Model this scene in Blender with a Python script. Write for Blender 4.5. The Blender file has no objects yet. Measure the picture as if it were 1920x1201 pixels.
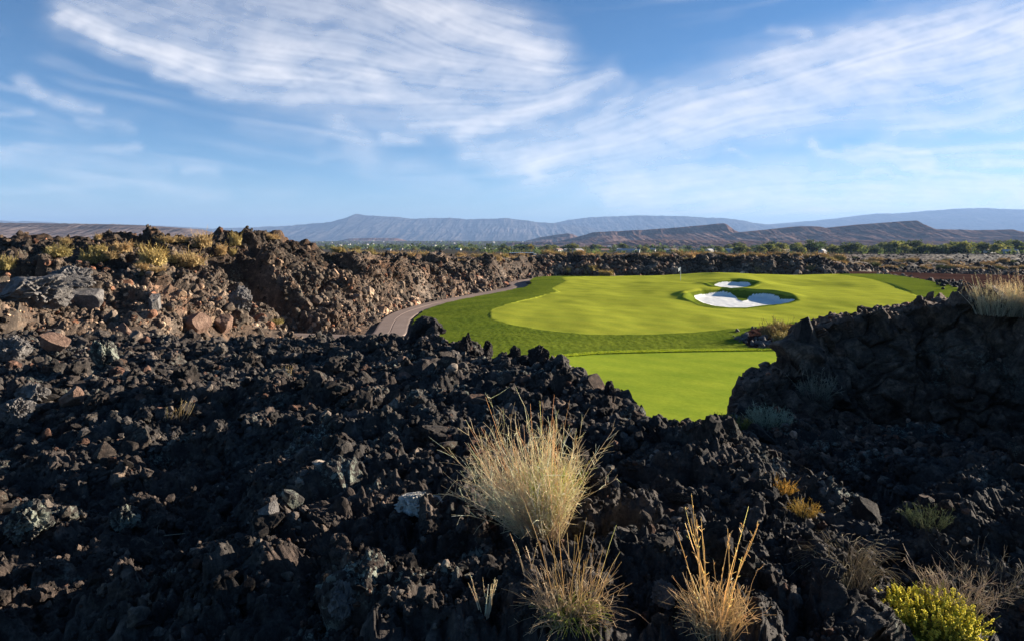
import bpy, math, random
import numpy as np

rng = np.random.default_rng(11)
random.seed(5)
F = 1300.0            # focal length in photo pixels (1920 wide)
HV = 445.0            # eye level line in the photo
PI = math.pi
scene = bpy.context.scene
COL = scene.collection

# ------------------------------------------------------------------ helpers
def pt(u, v, Y):
    return np.array([(u - 960.0) / F * Y, Y, (HV - v) / F * Y])

def tag(o, label=None, cat=None, group=None, kind=None):
    if label: o['label'] = label
    if cat: o['category'] = cat
    if group: o['group'] = group
    if kind: o['kind'] = kind
    return o

def make_mesh(name, V, faces, mats=None, midx=None, smooth=False, attrs=None):
    """V (n,3); faces: one array (m,k) or list of such arrays."""
    me = bpy.data.meshes.new(name)
    if not isinstance(faces, list): faces = [faces]
    faces = [np.asarray(f, dtype=np.int32) for f in faces if len(f)]
    V = np.asarray(V, dtype=np.float32)
    me.vertices.add(len(V)); me.vertices.foreach_set('co', V.ravel())
    loops = np.concatenate([f.ravel() for f in faces])
    counts = np.concatenate([np.full(len(f), f.shape[1], dtype=np.int32) for f in faces])
    starts = np.concatenate([[0], np.cumsum(counts)[:-1]]).astype(np.int32)
    me.loops.add(len(loops)); me.loops.foreach_set('vertex_index', loops)
    me.polygons.add(len(counts)); me.polygons.foreach_set('loop_start', starts)
    if mats:
        for m in mats: me.materials.append(m)
    if midx is not None:
        me.polygons.foreach_set('material_index', np.asarray(midx, dtype=np.int32))
    me.polygons.foreach_set('use_smooth', np.full(len(counts), bool(smooth)))
    if attrs:
        for k, a in attrs.items():
            a = np.asarray(a, dtype=np.float32)
            if a.ndim == 1:
                at = me.attributes.new(k, 'FLOAT', 'POINT'); at.data.foreach_set('value', a)
            else:
                if a.shape[1] == 3: a = np.hstack([a, np.ones((len(a), 1), np.float32)])
                at = me.attributes.new(k, 'FLOAT_COLOR', 'POINT'); at.data.foreach_set('color', a.ravel())
    me.update(calc_edges=True)
    return me

def link(name, me, parent=None):
    o = bpy.data.objects.new(name, me); COL.objects.link(o)
    if parent is not None: o.parent = parent
    return o

def empty(name, loc=(0, 0, 0), rz=0.0):
    o = bpy.data.objects.new(name, None); COL.objects.link(o)
    o.location = loc; o.rotation_euler = (0, 0, rz); o.empty_display_size = 0.2
    return o

def copy_tree(o, parent=None):
    c = o.copy(); COL.objects.link(c); c.parent = parent
    for ch in list(o.children): copy_tree(ch, c)
    return c

def submesh(V, Fq, keep, attrs):
    f = Fq[keep]
    used, inv = np.unique(f, return_inverse=True)
    return V[used], inv.reshape(f.shape), {k: a[used] for k, a in attrs.items()}

def grid_faces(nr, nc):
    i = np.arange(nr - 1)[:, None] * nc + np.arange(nc - 1)[None, :]
    return np.stack([i, i + 1, i + nc + 1, i + nc], -1).reshape(-1, 4)

# ------------------------------------------------------------------ noise
def _h(ix, iy, iz, seed):
    h = (ix.astype(np.uint32) * np.uint32(374761393) + iy.astype(np.uint32) * np.uint32(668265263)
         + iz.astype(np.uint32) * np.uint32(2147483647) + np.uint32((seed * 974711 + 12345) & 0xffffffff))
    h = (h ^ (h >> np.uint32(13))) * np.uint32(1274126177)
    h = (h ^ (h >> np.uint32(15))) * np.uint32(2246822519)
    return h ^ (h >> np.uint32(16))

def perlin2(x, y, seed=0):
    xi = np.floor(x); yi = np.floor(y); fx = (x - xi).astype(np.float32); fy = (y - yi).astype(np.float32)
    xi = xi.astype(np.int64); yi = yi.astype(np.int64); z = np.zeros_like(xi)
    def g(dx, dy):
        a = _h(xi + dx, yi + dy, z, seed).astype(np.float32) * np.float32(2 * PI / 4294967296.0)
        return np.cos(a) * (fx - dx) + np.sin(a) * (fy - dy)
    ux = fx * fx * fx * (fx * (fx * 6 - 15) + 10); uy = fy * fy * fy * (fy * (fy * 6 - 15) + 10)
    a = g(0, 0); b = g(1, 0); c = g(0, 1); d = g(1, 1)
    return ((a + (b - a) * ux) * (1 - uy) + (c + (d - c) * ux) * uy) * 1.4

def fbm2(x, y, seed=0, octv=4, gain=.5, lac=2.03):
    s = 0; a = 1.0; t = 0
    for o in range(octv):
        s = s + a * perlin2(x, y, seed + o * 17); t += a; a *= gain; x = x * lac + 3.1; y = y * lac - 1.7
    return s / t

def ridged2(x, y, seed=0, octv=4, gain=.5):
    s = 0; a = 1.0; t = 0
    for o in range(octv):
        s = s + a * (1 - 2 * np.abs(perlin2(x, y, seed + o * 13))); t += a; a *= gain; x = x * 2.07 + 1.3; y = y * 2.07 + 4.2
    return s / t

def perlin3(p, seed=0):
    i = np.floor(p); f = p - i; i = i.astype(np.int64)
    w = f * f * f * (f * (f * 6 - 15) + 10)
    out = 0
    for dx in (0, 1):
        for dy in (0, 1):
            for dz in (0, 1):
                h = _h(i[:, 0] + dx, i[:, 1] + dy, i[:, 2] + dz, seed)
                a = (h & np.uint32(0xffff)).astype(np.float32) / 65536 * 2 * PI
                zz = ((h >> np.uint32(16)) & np.uint32(0xffff)).astype(np.float32) / 32768 - 1
                r = np.sqrt(np.maximum(0, 1 - zz * zz))
                d = np.cos(a) * r * (f[:, 0] - dx) + np.sin(a) * r * (f[:, 1] - dy) + zz * (f[:, 2] - dz)
                ww = (w[:, 0] if dx else 1 - w[:, 0]) * (w[:, 1] if dy else 1 - w[:, 1]) * (w[:, 2] if dz else 1 - w[:, 2])
                out = out + d * ww
    return out * 1.5

def worley2(x, y, seed=0):
    """distance to nearest and second feature, three randoms of the cell, offset to its point"""
    xi = np.floor(x).astype(np.int64); yi = np.floor(y).astype(np.int64); z = np.zeros_like(xi)
    F1 = np.full(x.shape, 9.0, np.float32); F2 = F1.copy()
    ID = np.zeros(x.shape, np.uint32); DX = np.zeros(x.shape, np.float32); DY = DX.copy()
    for dx in (-1, 0, 1):
        for dy in (-1, 0, 1):
            h = _h(xi + dx, yi + dy, z, seed)
            px = xi + dx + (h & np.uint32(0xffff)).astype(np.float32) / 65536
            py = yi + dy + ((h >> np.uint32(16)) & np.uint32(0xffff)).astype(np.float32) / 65536
            ex = (x - px).astype(np.float32); ey = (y - py).astype(np.float32)
            d = np.sqrt(ex * ex + ey * ey)
            near = d < F1
            F2 = np.where(near, F1, np.minimum(F2, d)); F1 = np.where(near, d, F1)
            ID = np.where(near, h, ID); DX = np.where(near, ex, DX); DY = np.where(near, ey, DY)
    ID = (ID ^ (ID >> np.uint32(9))) * np.uint32(2654435761)
    r1 = (ID & np.uint32(1023)).astype(np.float32) / 1023
    r2 = ((ID >> np.uint32(10)) & np.uint32(1023)).astype(np.float32) / 1023
    r3 = ((ID >> np.uint32(20)) & np.uint32(1023)).astype(np.float32) / 1023
    return F1, F2, r1, r2, r3, DX, DY

def blocks(x, y, s, seed, lift=.55, tilt=.75, crack=.35):
    """angular rubble: each cell its own height and tilt, with a crack round it (metres)"""
    F1, F2, r1, r2, r3, dx, dy = worley2(x / s, y / s, seed)
    h = (r1 - .5) * lift + dx * (r2 - .5) * 2 * tilt + dy * (r3 - .5) * 2 * tilt
    h = h - crack * np.exp(-(F2 - F1) / .11) + .12 * (1 - F1)
    return h * s, r1

def smooth(a, b, x):
    t = np.clip((x - a) / (b - a), 0, 1); return t * t * (3 - 2 * t)

def in_poly(px, py, poly):
    inside = np.zeros(px.shape, bool); n = len(poly)
    for k in range(n):
        x1, y1 = poly[k]; x2, y2 = poly[(k + 1) % n]
        c = ((y1 > py) != (y2 > py)) & (px < (x2 - x1) * (py - y1) / (y2 - y1 + 1e-12) + x1)
        inside ^= c
    return inside

def seg_dist(px, py, line, closed=False):
    d = np.full(px.shape, 1e9); n = len(line)
    for k in range(n if closed else n - 1):
        ax, ay = line[k][:2]; bx, by = line[(k + 1) % n][:2]
        vx, vy = bx - ax, by - ay
        t = np.clip(((px - ax) * vx + (py - ay) * vy) / (vx * vx + vy * vy + 1e-12), 0, 1)
        d = np.minimum(d, np.hypot(px - ax - t * vx, py - ay - t * vy))
    return d

# ------------------------------------------------------------------ materials
class NT:
    def __init__(self, name):
        self.m = bpy.data.materials.new(name); self.m.use_nodes = True
        self.t = self.m.node_tree; self.t.nodes.clear()
        self.out = self.n('ShaderNodeOutputMaterial')
    def n(self, kind, **kw):
        o = self.t.nodes.new(kind)
        for k, v in kw.items(): setattr(o, k, v)
        return o
    def l(self, a, b): self.t.links.new(a, b)
    def noise(self, vec, scale, detail=4, rough=.55, dist=0.0):
        o = self.n('ShaderNodeTexNoise'); o.inputs['Scale'].default_value = scale
        o.inputs['Detail'].default_value = detail; o.inputs['Roughness'].default_value = rough
        o.inputs['Distortion'].default_value = dist
        if vec is not None: self.l(vec, o.inputs['Vector'])
        return o.outputs['Fac']
    def ramp(self, fac, stops):
        o = self.n('ShaderNodeValToRGB'); e = o.color_ramp.elements
        while len(e) < len(stops): e.new(.5)
        for k, (p, c) in enumerate(stops):
            e[k].position = p; e[k].color = (*c, 1) if len(c) == 3 else c
        self.l(fac, o.inputs['Fac']); return o.outputs['Color']
    def mix(self, fac, a, b, mode='MIX'):
        o = self.n('ShaderNodeMix', data_type='RGBA', blend_type=mode)
        for sock, val in ((o.inputs['Factor'], fac), (o.inputs['A'], a), (o.inputs['B'], b)):
            sock = [s for s in o.inputs if s.name == sock.name and s.type == ('VALUE' if sock.name == 'Factor' else 'RGBA')][0]
            if isinstance(val, (int, float)): sock.default_value = val
            elif isinstance(val, tuple): sock.default_value = (*val, 1) if len(val) == 3 else val
            else: self.l(val, sock)
        return [s for s in o.outputs if s.type == 'RGBA'][0]
    def math(self, op, a, b=None):
        o = self.n('ShaderNodeMath', operation=op)
        for s, v in ((o.inputs[0], a), (o.inputs[1], b)):
            if v is None: continue
            if isinstance(v, (int, float)): s.default_value = v
            else: self.l(v, s)
        return o.outputs[0]
    def attr(self, name, what='Color'):
        return self.n('ShaderNodeAttribute', attribute_name=name).outputs[what]
    def pos(self): return self.n('ShaderNodeNewGeometry').outputs['Position']
    def obj(self): return self.n('ShaderNodeTexCoord').outputs['Object']
    def scaled(self, vec, s):
        o = self.n('ShaderNodeMapping'); o.inputs['Scale'].default_value = s; self.l(vec, o.inputs['Vector'])
        return o.outputs[0]
    def bump(self, h, strength, dist):
        o = self.n('ShaderNodeBump'); o.inputs['Strength'].default_value = strength
        o.inputs['Distance'].default_value = dist; self.l(h, o.inputs['Height']); return o.outputs[0]
    def finish(self, col, rough=.9, normal=None, spec=.25, transl=None):
        p = self.n('ShaderNodeBsdfPrincipled'); p.inputs['Roughness'].default_value = rough
        p.inputs['Specular IOR Level'].default_value = spec
        if isinstance(col, tuple): p.inputs['Base Color'].default_value = (*col, 1)
        else: self.l(col, p.inputs['Base Color'])
        if normal is not None: self.l(normal, p.inputs['Normal'])
        sh = p.outputs[0]
        if transl:
            tr = self.n('ShaderNodeBsdfTranslucent')
            if isinstance(col, tuple): tr.inputs['Color'].default_value = (*col, 1)
            else: self.l(col, tr.inputs['Color'])
            mx = self.n('ShaderNodeMixShader'); mx.inputs[0].default_value = transl
            self.l(sh, mx.inputs[1]); self.l(tr.outputs[0], mx.inputs[2]); sh = mx.outputs[0]
        self.l(sh, self.out.inputs['Surface'])
        return self.m

def lava_mat(name, tinted=True, lichen=.5, gain=1.0, ground=False, space='pos', s=1.0, warm=None):
    t = NT(name)
    P = t.pos() if space == 'pos' else t.obj()
    n1 = t.noise(P, .55 * s, 3); n2 = t.noise(P, 4.5 * s, 6, .65); n3 = t.noise(P, 30 * s, 5, .7)
    g = gain
    base = t.ramp(n2, [(.30, (.021 * g, .019 * g, .0185 * g)), (.52, (.049 * g, .0425 * g, .038 * g)), (.74, (.130 * g, .108 * g, .090 * g))])
    red = t.ramp(n1, [(.45, (1, 1, 1)), (.68, (1.15, .99, .9))])
    base = t.mix(1.0, base, red, 'MULTIPLY')
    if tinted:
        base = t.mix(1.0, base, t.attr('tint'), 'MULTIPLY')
    if not ground and not tinted:
        oi = t.n('ShaderNodeObjectInfo')
        rr = t.ramp(oi.outputs['Random'], [(0, (.6, .58, .58)), (.5, (1, .97, .95)), (.85, (1.35, 1.2, 1.1)), (1, (1.7, 1.2, .95))])
        base = t.mix(1.0, base, rr, 'MULTIPLY')
    if warm: base = t.mix(1.0, base, warm, 'MULTIPLY')
    fine = t.ramp(n3, [(.3, (.55, .55, .55)), (.7, (1.35, 1.35, 1.35))])
    base = t.mix(1.0, base, fine, 'MULTIPLY')
    if lichen > 0:
        l1 = t.noise(P, 16 * s, 5, .7, .6); l2 = t.noise(P, .8 * s, 2)
        m1 = t.ramp(l1, [(.53, (0, 0, 0)), (.57, (1, 1, 1))])
        m2 = t.ramp(l2, [(.56 , (0, 0, 0)), (.66, (1, 1, 1))])
        f = t.math('MULTIPLY', t.math('MULTIPLY', m1, m2), lichen)
        base = t.mix(f, base, (.29, .31, .25))
    h = t.math('ADD', t.math('MULTIPLY', n2, .5), t.math('ADD', t.math('MULTIPLY', n3, .4), t.math('MULTIPLY', t.noise(P, 95 * s, 3, .7), .15)))
    nb = t.bump(h, 1.0, .07 / s)
    return t.finish(base, .88, nb, .12)

M = {}
M['lava_cliff'] = lava_mat('lava_cliff', True, .35, 2.0, warm=(1.18, .98, .84))
M['lava_ground'] = lava_mat('lava_ground', True, .85, 1.2)
M['lava_hill'] = lava_mat('lava_hill', True, .25, 1.6, s=.35, warm=(1.12, .98, .84))
M['lava_rock'] = lava_mat('lava_rock', False, .5, 1.1, space='obj', s=.8)
M['lava_rubble'] = lava_mat('lava_rubble', True, .55, 1.1)
M['hill_rubble'] = lava_mat('hill_rubble', True, .2, 2.05, s=.4, warm=(1.12, .98, .83))

def turf_mat(name, a, b, c, streak, bs):
    t = NT(name); P = t.pos()
    n1 = t.noise(t.scaled(P, (.05, .22, 1)), 1.0, 4, .6, .3)
    n2 = t.noise(P, 5.0, 5, .7); n3 = t.noise(P, .35, 4, .6)
    col = t.ramp(n1, [(.3, a), (.5, b), (.7, c)])
    col = t.mix(.55, col, t.ramp(n3, [(.3, a), (.7, c)]))
    if streak:
        w = t.n('ShaderNodeTexWave', wave_type='BANDS', bands_direction='DIAGONAL')
        w.inputs['Scale'].default_value = .16; w.inputs['Distortion'].default_value = 1.2; w.inputs['Detail'].default_value = 2
        t.l(P, w.inputs['Vector'])
        col = t.mix(1.0, col, t.ramp(w.outputs['Fac'], [(.2, (.94, .96, .95)), (.8, (1.04, 1.02, 1))]), 'MULTIPLY')
    col = t.mix(1.0, col, t.ramp(n2, [(.28, (.62, .66, .6)), (.72, (1.3, 1.25, 1.3))] if not streak else [(.3, (.86, .88, .85)), (.7, (1.12, 1.1, 1.1))]), 'MULTIPLY')
    return t.finish(col, .9, t.bump(n2, bs, .04), 0.0)
M['fairway'] = turf_mat('fairway', (.255, .285, .034), (.32, .34, .038), (.375, .38, .044), True, .35)
M['rough'] = turf_mat('rough', (.078, .12, .015), (.128, .168, .018), (.182, .215, .024), False, .8)
M['tee'] = turf_mat('tee', (.21, .28, .028), (.262, .33, .032), (.315, .365, .037), True, .15)

t = NT('sand'); P = t.pos()
M['sand'] = t.finish(t.ramp(t.noise(P, 3.0, 5), [(.3, (.76, .74, .69)), (.7, (.86, .84, .79))]), .95, t.bump(t.noise(P, 6, 4), .5, .04), 0.0)
t = NT('path_concrete'); P = t.pos()
M['path'] = t.finish(t.mix(.5, t.ramp(t.noise(P, .5, 5), [(.3, (.21, .155, .13)), (.7, (.30, .23, .195))]), t.ramp(t.noise(P, 9, 4), [(.3, (.17, .125, .105)), (.7, (.32, .25, .21))])), .9, None, 0.0)
t = NT('red_dirt'); P = t.pos()
M['dirt'] = t.finish(t.ramp(t.noise(P, .12, 6, .7), [(.3, (.03, .017, .014)), (.55, (.055, .028, .022)), (.75, (.10, .052, .038))]), .95, None, 0.0)
t = NT('plain_ground'); P = t.pos()
g1 = t.noise(P, .012, 6, .65); g2 = t.noise(P, .12, 5, .7)
M['plain'] = t.finish(t.mix(.5, t.ramp(g1, [(.35, (.025, .026, .018)), (.5, (.06, .052, .036)), (.66, (.12, .092, .066))]), t.ramp(g2, [(.35, (.028, .03, .02)), (.65, (.10, .082, .056))])), .95, None, 0.0)

def hill_mat(name, cols, s):
    t = NT(name); P = t.pos()
    n1 = t.noise(P, s, 6, .65); n2 = t.noise(t.scaled(P, (.5, .5, 12)), s * 2.5, 5, .7); n3 = t.noise(P, s * 14, 4, .7)
    c = t.ramp(n1, [(.32, cols[0]), (.5, cols[1]), (.68, cols[2])])
    c = t.mix(1.0, c, t.ramp(n2, [(.3, (.5, .5, .54)), (.7, (1.4, 1.34, 1.3))]), 'MULTIPLY')
    c = t.mix(1.0, c, t.ramp(n3, [(.35, (.7, .72, .7)), (.65, (1.2, 1.2, 1.2))]), 'MULTIPLY')
    return t.finish(c, .95, None, 0.0)
M['mesa'] = hill_mat('mesa', [(.085, .066, .062), (.125, .096, .088), (.17, .13, .115)], .006)
M['mesa_dark'] = hill_mat('mesa_dark', [(.08, .045, .038), (.16, .095, .075), (.30, .20, .155)], .004)
M['range'] = hill_mat('range', [(.05, .046, .045), (.085, .075, .068), (.155, .13, .115)], .0012)

def plant_mat(name, transl=.35, rough=.8):
    t = NT(name)
    oi = t.n('ShaderNodeObjectInfo')
    c = t.mix(1.0, t.attr('tint'), t.ramp(oi.outputs['Random'], [(0, (.78, .8, .75)), (1, (1.18, 1.12, 1.1))]), 'MULTIPLY')
    return t.finish(c, rough, None, .1, transl)
M['plant'] = plant_mat('plant_stems', .42)
M['leaf'] = plant_mat('tree_leaves', .4)
t = NT('bark'); M['bark'] = t.finish((.07, .052, .04), .9)
def flat_mat(name, a, b, s=1.0, rough=.8, spec=.3):
    t = NT(name); return t.finish(t.ramp(t.noise(t.obj(), s, 4), [(.3, a), (.7, b)]), rough, None, spec)
M['white_paint'] = flat_mat('white_paint', (.72, .72, .70), (.8, .8, .78), 3)
t = NT('flag_cloth'); M['flag'] = t.finish((.85, .85, .85), .8, None, .1, .5)
M['house_wall'] = flat_mat('house_wall', (.42, .37, .31), (.55, .50, .44), .3)
M['house_white'] = flat_mat('house_white_wall', (.46, .44, .40), (.56, .54, .50), .3)
M['roof_pale'] = flat_mat('pale_roof', (.32, .31, .31), (.5, .49, .48), .4)
M['roof_tile'] = flat_mat('tile_roof', (.20, .12, .09), (.30, .18, .13), .4)
M['dark_glass'] = flat_mat('window_glass', (.03, .035, .04), (.05, .055, .06), 1, .2, .5)

# ------------------------------------------------------------------ camera, world, sun
cam = bpy.data.cameras.new('camera'); camo = bpy.data.objects.new('camera', cam); COL.objects.link(camo)
cam.sensor_width = 36; cam.lens = F / 1920 * 36
cam.shift_y = -(600.5 - HV) / 1920
cam.clip_start = .1; cam.clip_end = 900000
camo.location = (0, 0, 0); camo.rotation_euler = (PI / 2, 0, 0)
scene.camera = camo

SUN_EL, SUN_AZ = math.radians(13), math.radians(65)      # azimuth from +Y towards +X
S = np.array([math.sin(SUN_AZ) * math.cos(SUN_EL), math.cos(SUN_AZ) * math.cos(SUN_EL), math.sin(SUN_EL)])
sl = bpy.data.lights.new('sun', 'SUN'); sl.energy = 5.0; sl.angle = math.radians(.53); sl.color = (1.0, .90, .76)
so = bpy.data.objects.new('sun', sl); COL.objects.link(so)
import mathutils
so.rotation_euler = mathutils.Vector(-S).to_track_quat('-Z', 'Y').to_euler()
so.location = (60, 40, 60)

w = bpy.data.worlds.new('World'); scene.world = w; w.use_nodes = True
nt = w.node_tree; nt.nodes.clear()
sk = nt.nodes.new('ShaderNodeTexSky'); sk.sky_type = 'NISHITA'; sk.sun_disc = False
sk.sun_elevation = SUN_EL; sk.sun_rotation = SUN_AZ
sk.altitude = 2500; sk.air_density = 1.0; sk.dust_density = .6; sk.ozone_density = 3.5
bg = nt.nodes.new('ShaderNodeBackground'); bg.inputs['Strength'].default_value = .039
wo = nt.nodes.new('ShaderNodeOutputWorld')
hs_ = nt.nodes.new('ShaderNodeHueSaturation'); hs_.inputs['Saturation'].default_value = 1.12; nt.links.new(sk.outputs[0], hs_.inputs['Color']); nt.links.new(hs_.outputs[0], bg.inputs[0]); nt.links.new(bg.outputs[0], wo.inputs[0])

vs = scene.view_settings
vs.view_transform = 'Standard'; vs.look = 'None'; vs.gamma = 1; vs.exposure = 1.85
try: vs.use_curve_mapping = False
except Exception: pass
cy = scene.cycles
cy.max_bounces = 5; cy.diffuse_bounces = 2; cy.glossy_bounces = 2; cy.transmission_bounces = 3
cy.transparent_max_bounces = 8; cy.volume_bounces = 0
cy.use_denoising = True; cy.denoising_prefilter = 'ACCURATE'; cy.use_adaptive_sampling = False
try: cy.denoising_input_passes = 'RGB_ALBEDO_NORMAL'
except Exception: pass
cy.sample_clamp_indirect = 4

# ------------------------------------------------------------------ param terrain builder
def feature_grid(us, cols, allot):
    """cols: {u: [(Y, z), ...]} all the same length; returns X, Y, Z, arc length (rows x columns)"""
    ku = sorted(cols); nrow = len(cols[ku[0]])
    RY = np.array([[cols[k][r][0] for k in ku] for r in range(nrow)], float)
    RZ = np.array([[cols[k][r][1] for k in ku] for r in range(nrow)], float)
    GY = np.array([np.interp(us, ku, RY[r]) for r in range(nrow)]); GZ = np.array([np.interp(us, ku, RZ[r]) for r in range(nrow)])
    ys, zs = [], []
    for r in range(nrow - 1):
        n = allot[r]; tt = np.arange(n)[:, None] / n
        ratio = GY[r + 1] / GY[r]
        y = GY[r] * ratio ** tt
        f = np.where(np.abs(GY[r + 1] - GY[r]) > 1e-6, (y - GY[r]) / (GY[r + 1] - GY[r] + 1e-9), tt)
        ys.append(y); zs.append(GZ[r] + (GZ[r + 1] - GZ[r]) * f)
    ys.append(GY[-1][None]); zs.append(GZ[-1][None])
    Y = np.vstack(ys); Z = np.vstack(zs); X = (us[None] - 960) / F * Y
    return X, Y, Z

def soften(A, n):
    for _ in range(n):
        B = A.copy(); B[1:-1] = (A[:-2] + 2 * A[1:-1] + A[2:]) / 4; A = B
        B = A.copy(); B[:, 1:-1] = (A[:, :-2] + 2 * A[:, 1:-1] + A[:, 2:]) / 4; A = B
    return A

def normals(X, Y, Z):
    P = np.stack([X, Y, Z], -1)
    a = np.gradient(P, axis=1); b = np.gradient(P, axis=0)
    n = np.cross(a, b); n /= np.linalg.norm(n, axis=-1, keepdims=True) + 1e-9
    n[n[..., 2] < 0] *= -1
    return n

def arc(Y, Z):
    d = np.hypot(np.diff(Y, axis=0), np.diff(Z, axis=0))
    return np.vstack([np.zeros((1, Y.shape[1])), np.cumsum(d, axis=0)])

def zv(v, Y): return (HV - v) / F * Y

# ================================================================== NEAR LAVA GROUND
NEAR = {
    -700: [(5.6, 1201), (8.4, 1000), (12.2, 850), (15, 750), (21, 680), (27, 640)],
    0:    [(5.4, 1201), (8.2, 1000), (12.0, 850), (15, 750), (21, 680), (27, 640)],
    150:  [(5.2, 1201), (8.0, 1000), (11.7, 850), (14.6, 750), (20.6, 680), (26.5, 642)],
    300:  [(4.9, 1201), (7.6, 1000), (11.0, 850), (14, 750), (20, 680), (26, 645)],
    510:  [(4.5, 1201), (6.9, 1000), (10.0, 850), (13.5, 750), (19, 680), (24, 645)],
    640:  [(4.1, 1201), (6.0, 1000), (9.0, 850), (13, 750), (18.5, 680), (23, 638)],
    700:  [(4.1, 1201), (6.0, 1000), (8.9, 850), (12.8, 750), (18, 685), (22, 642)],
    760:  [(4.1, 1201), (5.9, 1000), (8.8, 850), (12.6, 750), (17.5, 683), (21, 638)],
    810:  [(4.05, 1201), (5.85, 1000), (8.75, 850), (12.5, 750), (17.2, 675), (20, 630)],
    860:  [(4.05, 1201), (5.8, 1000), (8.7, 850), (12.4, 750), (16.8, 680), (18.6, 655)],
    930:  [(4.0, 1201), (5.7, 1000), (8.6, 850), (12.2, 750), (16.4, 690), (17.5, 672)],
    990:  [(4.0, 1201), (5.6, 1000), (8.5, 850), (12, 755), (15.4, 695), (16.5, 676)],
    1040: [(4.0, 1201), (5.6, 1000), (8.5, 850), (11.9, 760), (14.2, 710), (15.2, 692)],
    1090: [(4.0, 1201), (5.6, 1000), (8.5, 850), (11.7, 770), (12.9, 735), (13.8, 718)],
    1140: [(4.0, 1201), (5.6, 1000), (8.4, 850), (10.4, 795), (11.8, 765), (12.4, 752)],
    1180: [(3.95, 1201), (5.5, 1000), (8.2, 850), (9.8, 808), (10.8, 790), (11.6, 778)],
    1240: [(3.9, 1201), (5.5, 1000), (8.0, 855), (9.2, 822), (10.2, 806), (11.0, 796)],
    1330: [(3.85, 1201), (5.5, 1000), (7.6, 865), (8.8, 835), (9.9, 812), (11.0, 800)],
    1400: [(3.8, 1201), (5.5, 1000), (7.3, 872), (8.9, 842), (10.6, 815), (12.5, 790)],
    1450: [(3.8, 1201), (5.6, 1000), (7.0, 895), (9.0, 858), (11, 822), (13.4, 790)],
    1500: [(3.8, 1201), (5.2, 1030), (6.6, 950), (9.0, 872), (11.2, 832), (13.6, 792)],
    1550: [(3.8, 1201), (4.7, 1065), (6.6, 985), (9.0, 890), (11.2, 848), (13.8, 800)],
    1620: [(3.9, 1201), (5.3, 1110), (7.1, 1000), (9.4, 900), (11.4, 850), (14, 805)],
    1700: [(4.8, 1201), (6.2, 1070), (7.8, 960), (9.5, 900), (11.4, 852), (14, 812)],
    1800: [(5.0, 1201), (6.0, 1060), (7.2, 925), (8.2, 888), (11, 862), (13.6, 825)],
    1920: [(5.0, 1201), (5.9, 1050), (6.9, 925), (7.6, 892), (10.6, 868), (13.4, 832)],
    2000: [(5.0, 1201), (5.9, 1050), (6.9, 925), (7.6, 892), (10.2, 860), (12.6, 815)],
    2150: [(5.0, 1201), (6.0, 1040), (7.0, 925), (7.8, 890), (9.2, 860), (11.0, 800)],
    2300: [(5.0, 1201), (5.9, 1040), (6.8, 925), (7.5, 885), (8.6, 850), (9.8, 780)],
    2450: [(5.0, 1201), (5.8, 1040), (6.6, 925), (7.2, 880), (8.2, 840), (9.2, 770)],
    2600: [(5.0, 1201), (5.8, 1000), (6.6, 900), (7.2, 850), (8.0, 800), (8.8, 740)],
}
OUT = {  # gaps are narrowed below so that the face stands steep
  # right-hand outcrop: crest behind the cliff foot (Y gap, v of the crest)
    1380: (.4, 782), 1400: (1.0, 738), 1450: (1.4, 708), 1485: (1.6, 676), 1505: (1.7, 622), 1560: (1.8, 606), 1620: (2.0, 590),
    1700: (2.2, 580), 1800: (2.6, 568), 1850: (3.0, 556), 1920: (3.2, 548), 2000: (2.2, 540), 2150: (2.0, 520), 2300: (1.8, 530), 2450: (1.4, 560), 2600: (1.2, 600)}  # last columns: unseen ridge added past the frame, shades the gully
OUT = {k: (g_ * .5, v_) for k, (g_, v_) in OUT.items()}
cols = {}
for u, r in NEAR.items():
    row = [(2.0, zv(r[0][1], r[0][0]) + .12)] + [(Y, zv(v, Y)) for Y, v in r]
    Ye, ze = row[-1]
    if u < 400: ext = [(Ye + 3, ze - .3), (Ye + 6, ze - 1.2), (Ye + 12, ze - 4)]
    elif u <= 1330: ext = [(Ye + 2.2, ze - 2.2), (Ye + 6, -9.6), (Ye + 14, -10.2)]
    else:
        g, vt = np.interp(u, sorted(OUT), [OUT[k][0] for k in sorted(OUT)]), np.interp(u, sorted(OUT), [OUT[k][1] for k in sorted(OUT)])
        zc = zv(vt, Ye + g)
        ext = [(Ye + g, zc), (Ye + g + 4.5, zc - .5), (Ye + g + 12, -10)]
        if u > 1950: ext = [(Ye + g, zc), (Ye + g + 1.6, -2.7), (Ye + g + 9, -10)]  # back of the unseen added ridge drops fast so sun reaches the cliff-top bushes
        if u < 1395: ext = [(Ye + g, zc), (Ye + g + 2.5, zc - 3), (Ye + g + 8, -10)]
    cols[u] = row + ext
for u in (1380, 1485, 1505, 1850):
    if u not in cols:
        lo = max(k for k in NEAR if k < u); hi = min(k for k in NEAR if k > u); f = (u - lo) / (hi - lo)
        row = [tuple(np.array(cols[lo][i]) * (1 - f) + np.array(cols[hi][i]) * f) for i in range(7)]
        Ye = row[-1][0]; g, vt = OUT[u]; zc = zv(vt, Ye + g)
        cols[u] = row + ([(Ye + g, zc), (Ye + g + 2.5, zc - 3), (Ye + g + 8, -10)] if u < 1395 else [(Ye + g, zc), (Ye + g + 4.5, zc - .5), (Ye + g + 12, -10)])
us = np.arange(-620, 2560, 2.1)
ALLOT = [40, 170, 150, 130, 110, 100, 130, 60, 24]
NX, NY, NZ = feature_grid(us, cols, ALLOT)
NX0, NY0, NZ0 = NX, soften(NY, 3), soften(NZ, 8)
nn = normals(NX0, NY0, NZ0); ss = arc(NY0, NZ0)
wx = NX0 + .35 * fbm2(NX0 * .9, ss * .9, 3, 3); wy = ss + .35 * fbm2(NX0 * .9 + 40, ss * .9, 5, 3)
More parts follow.
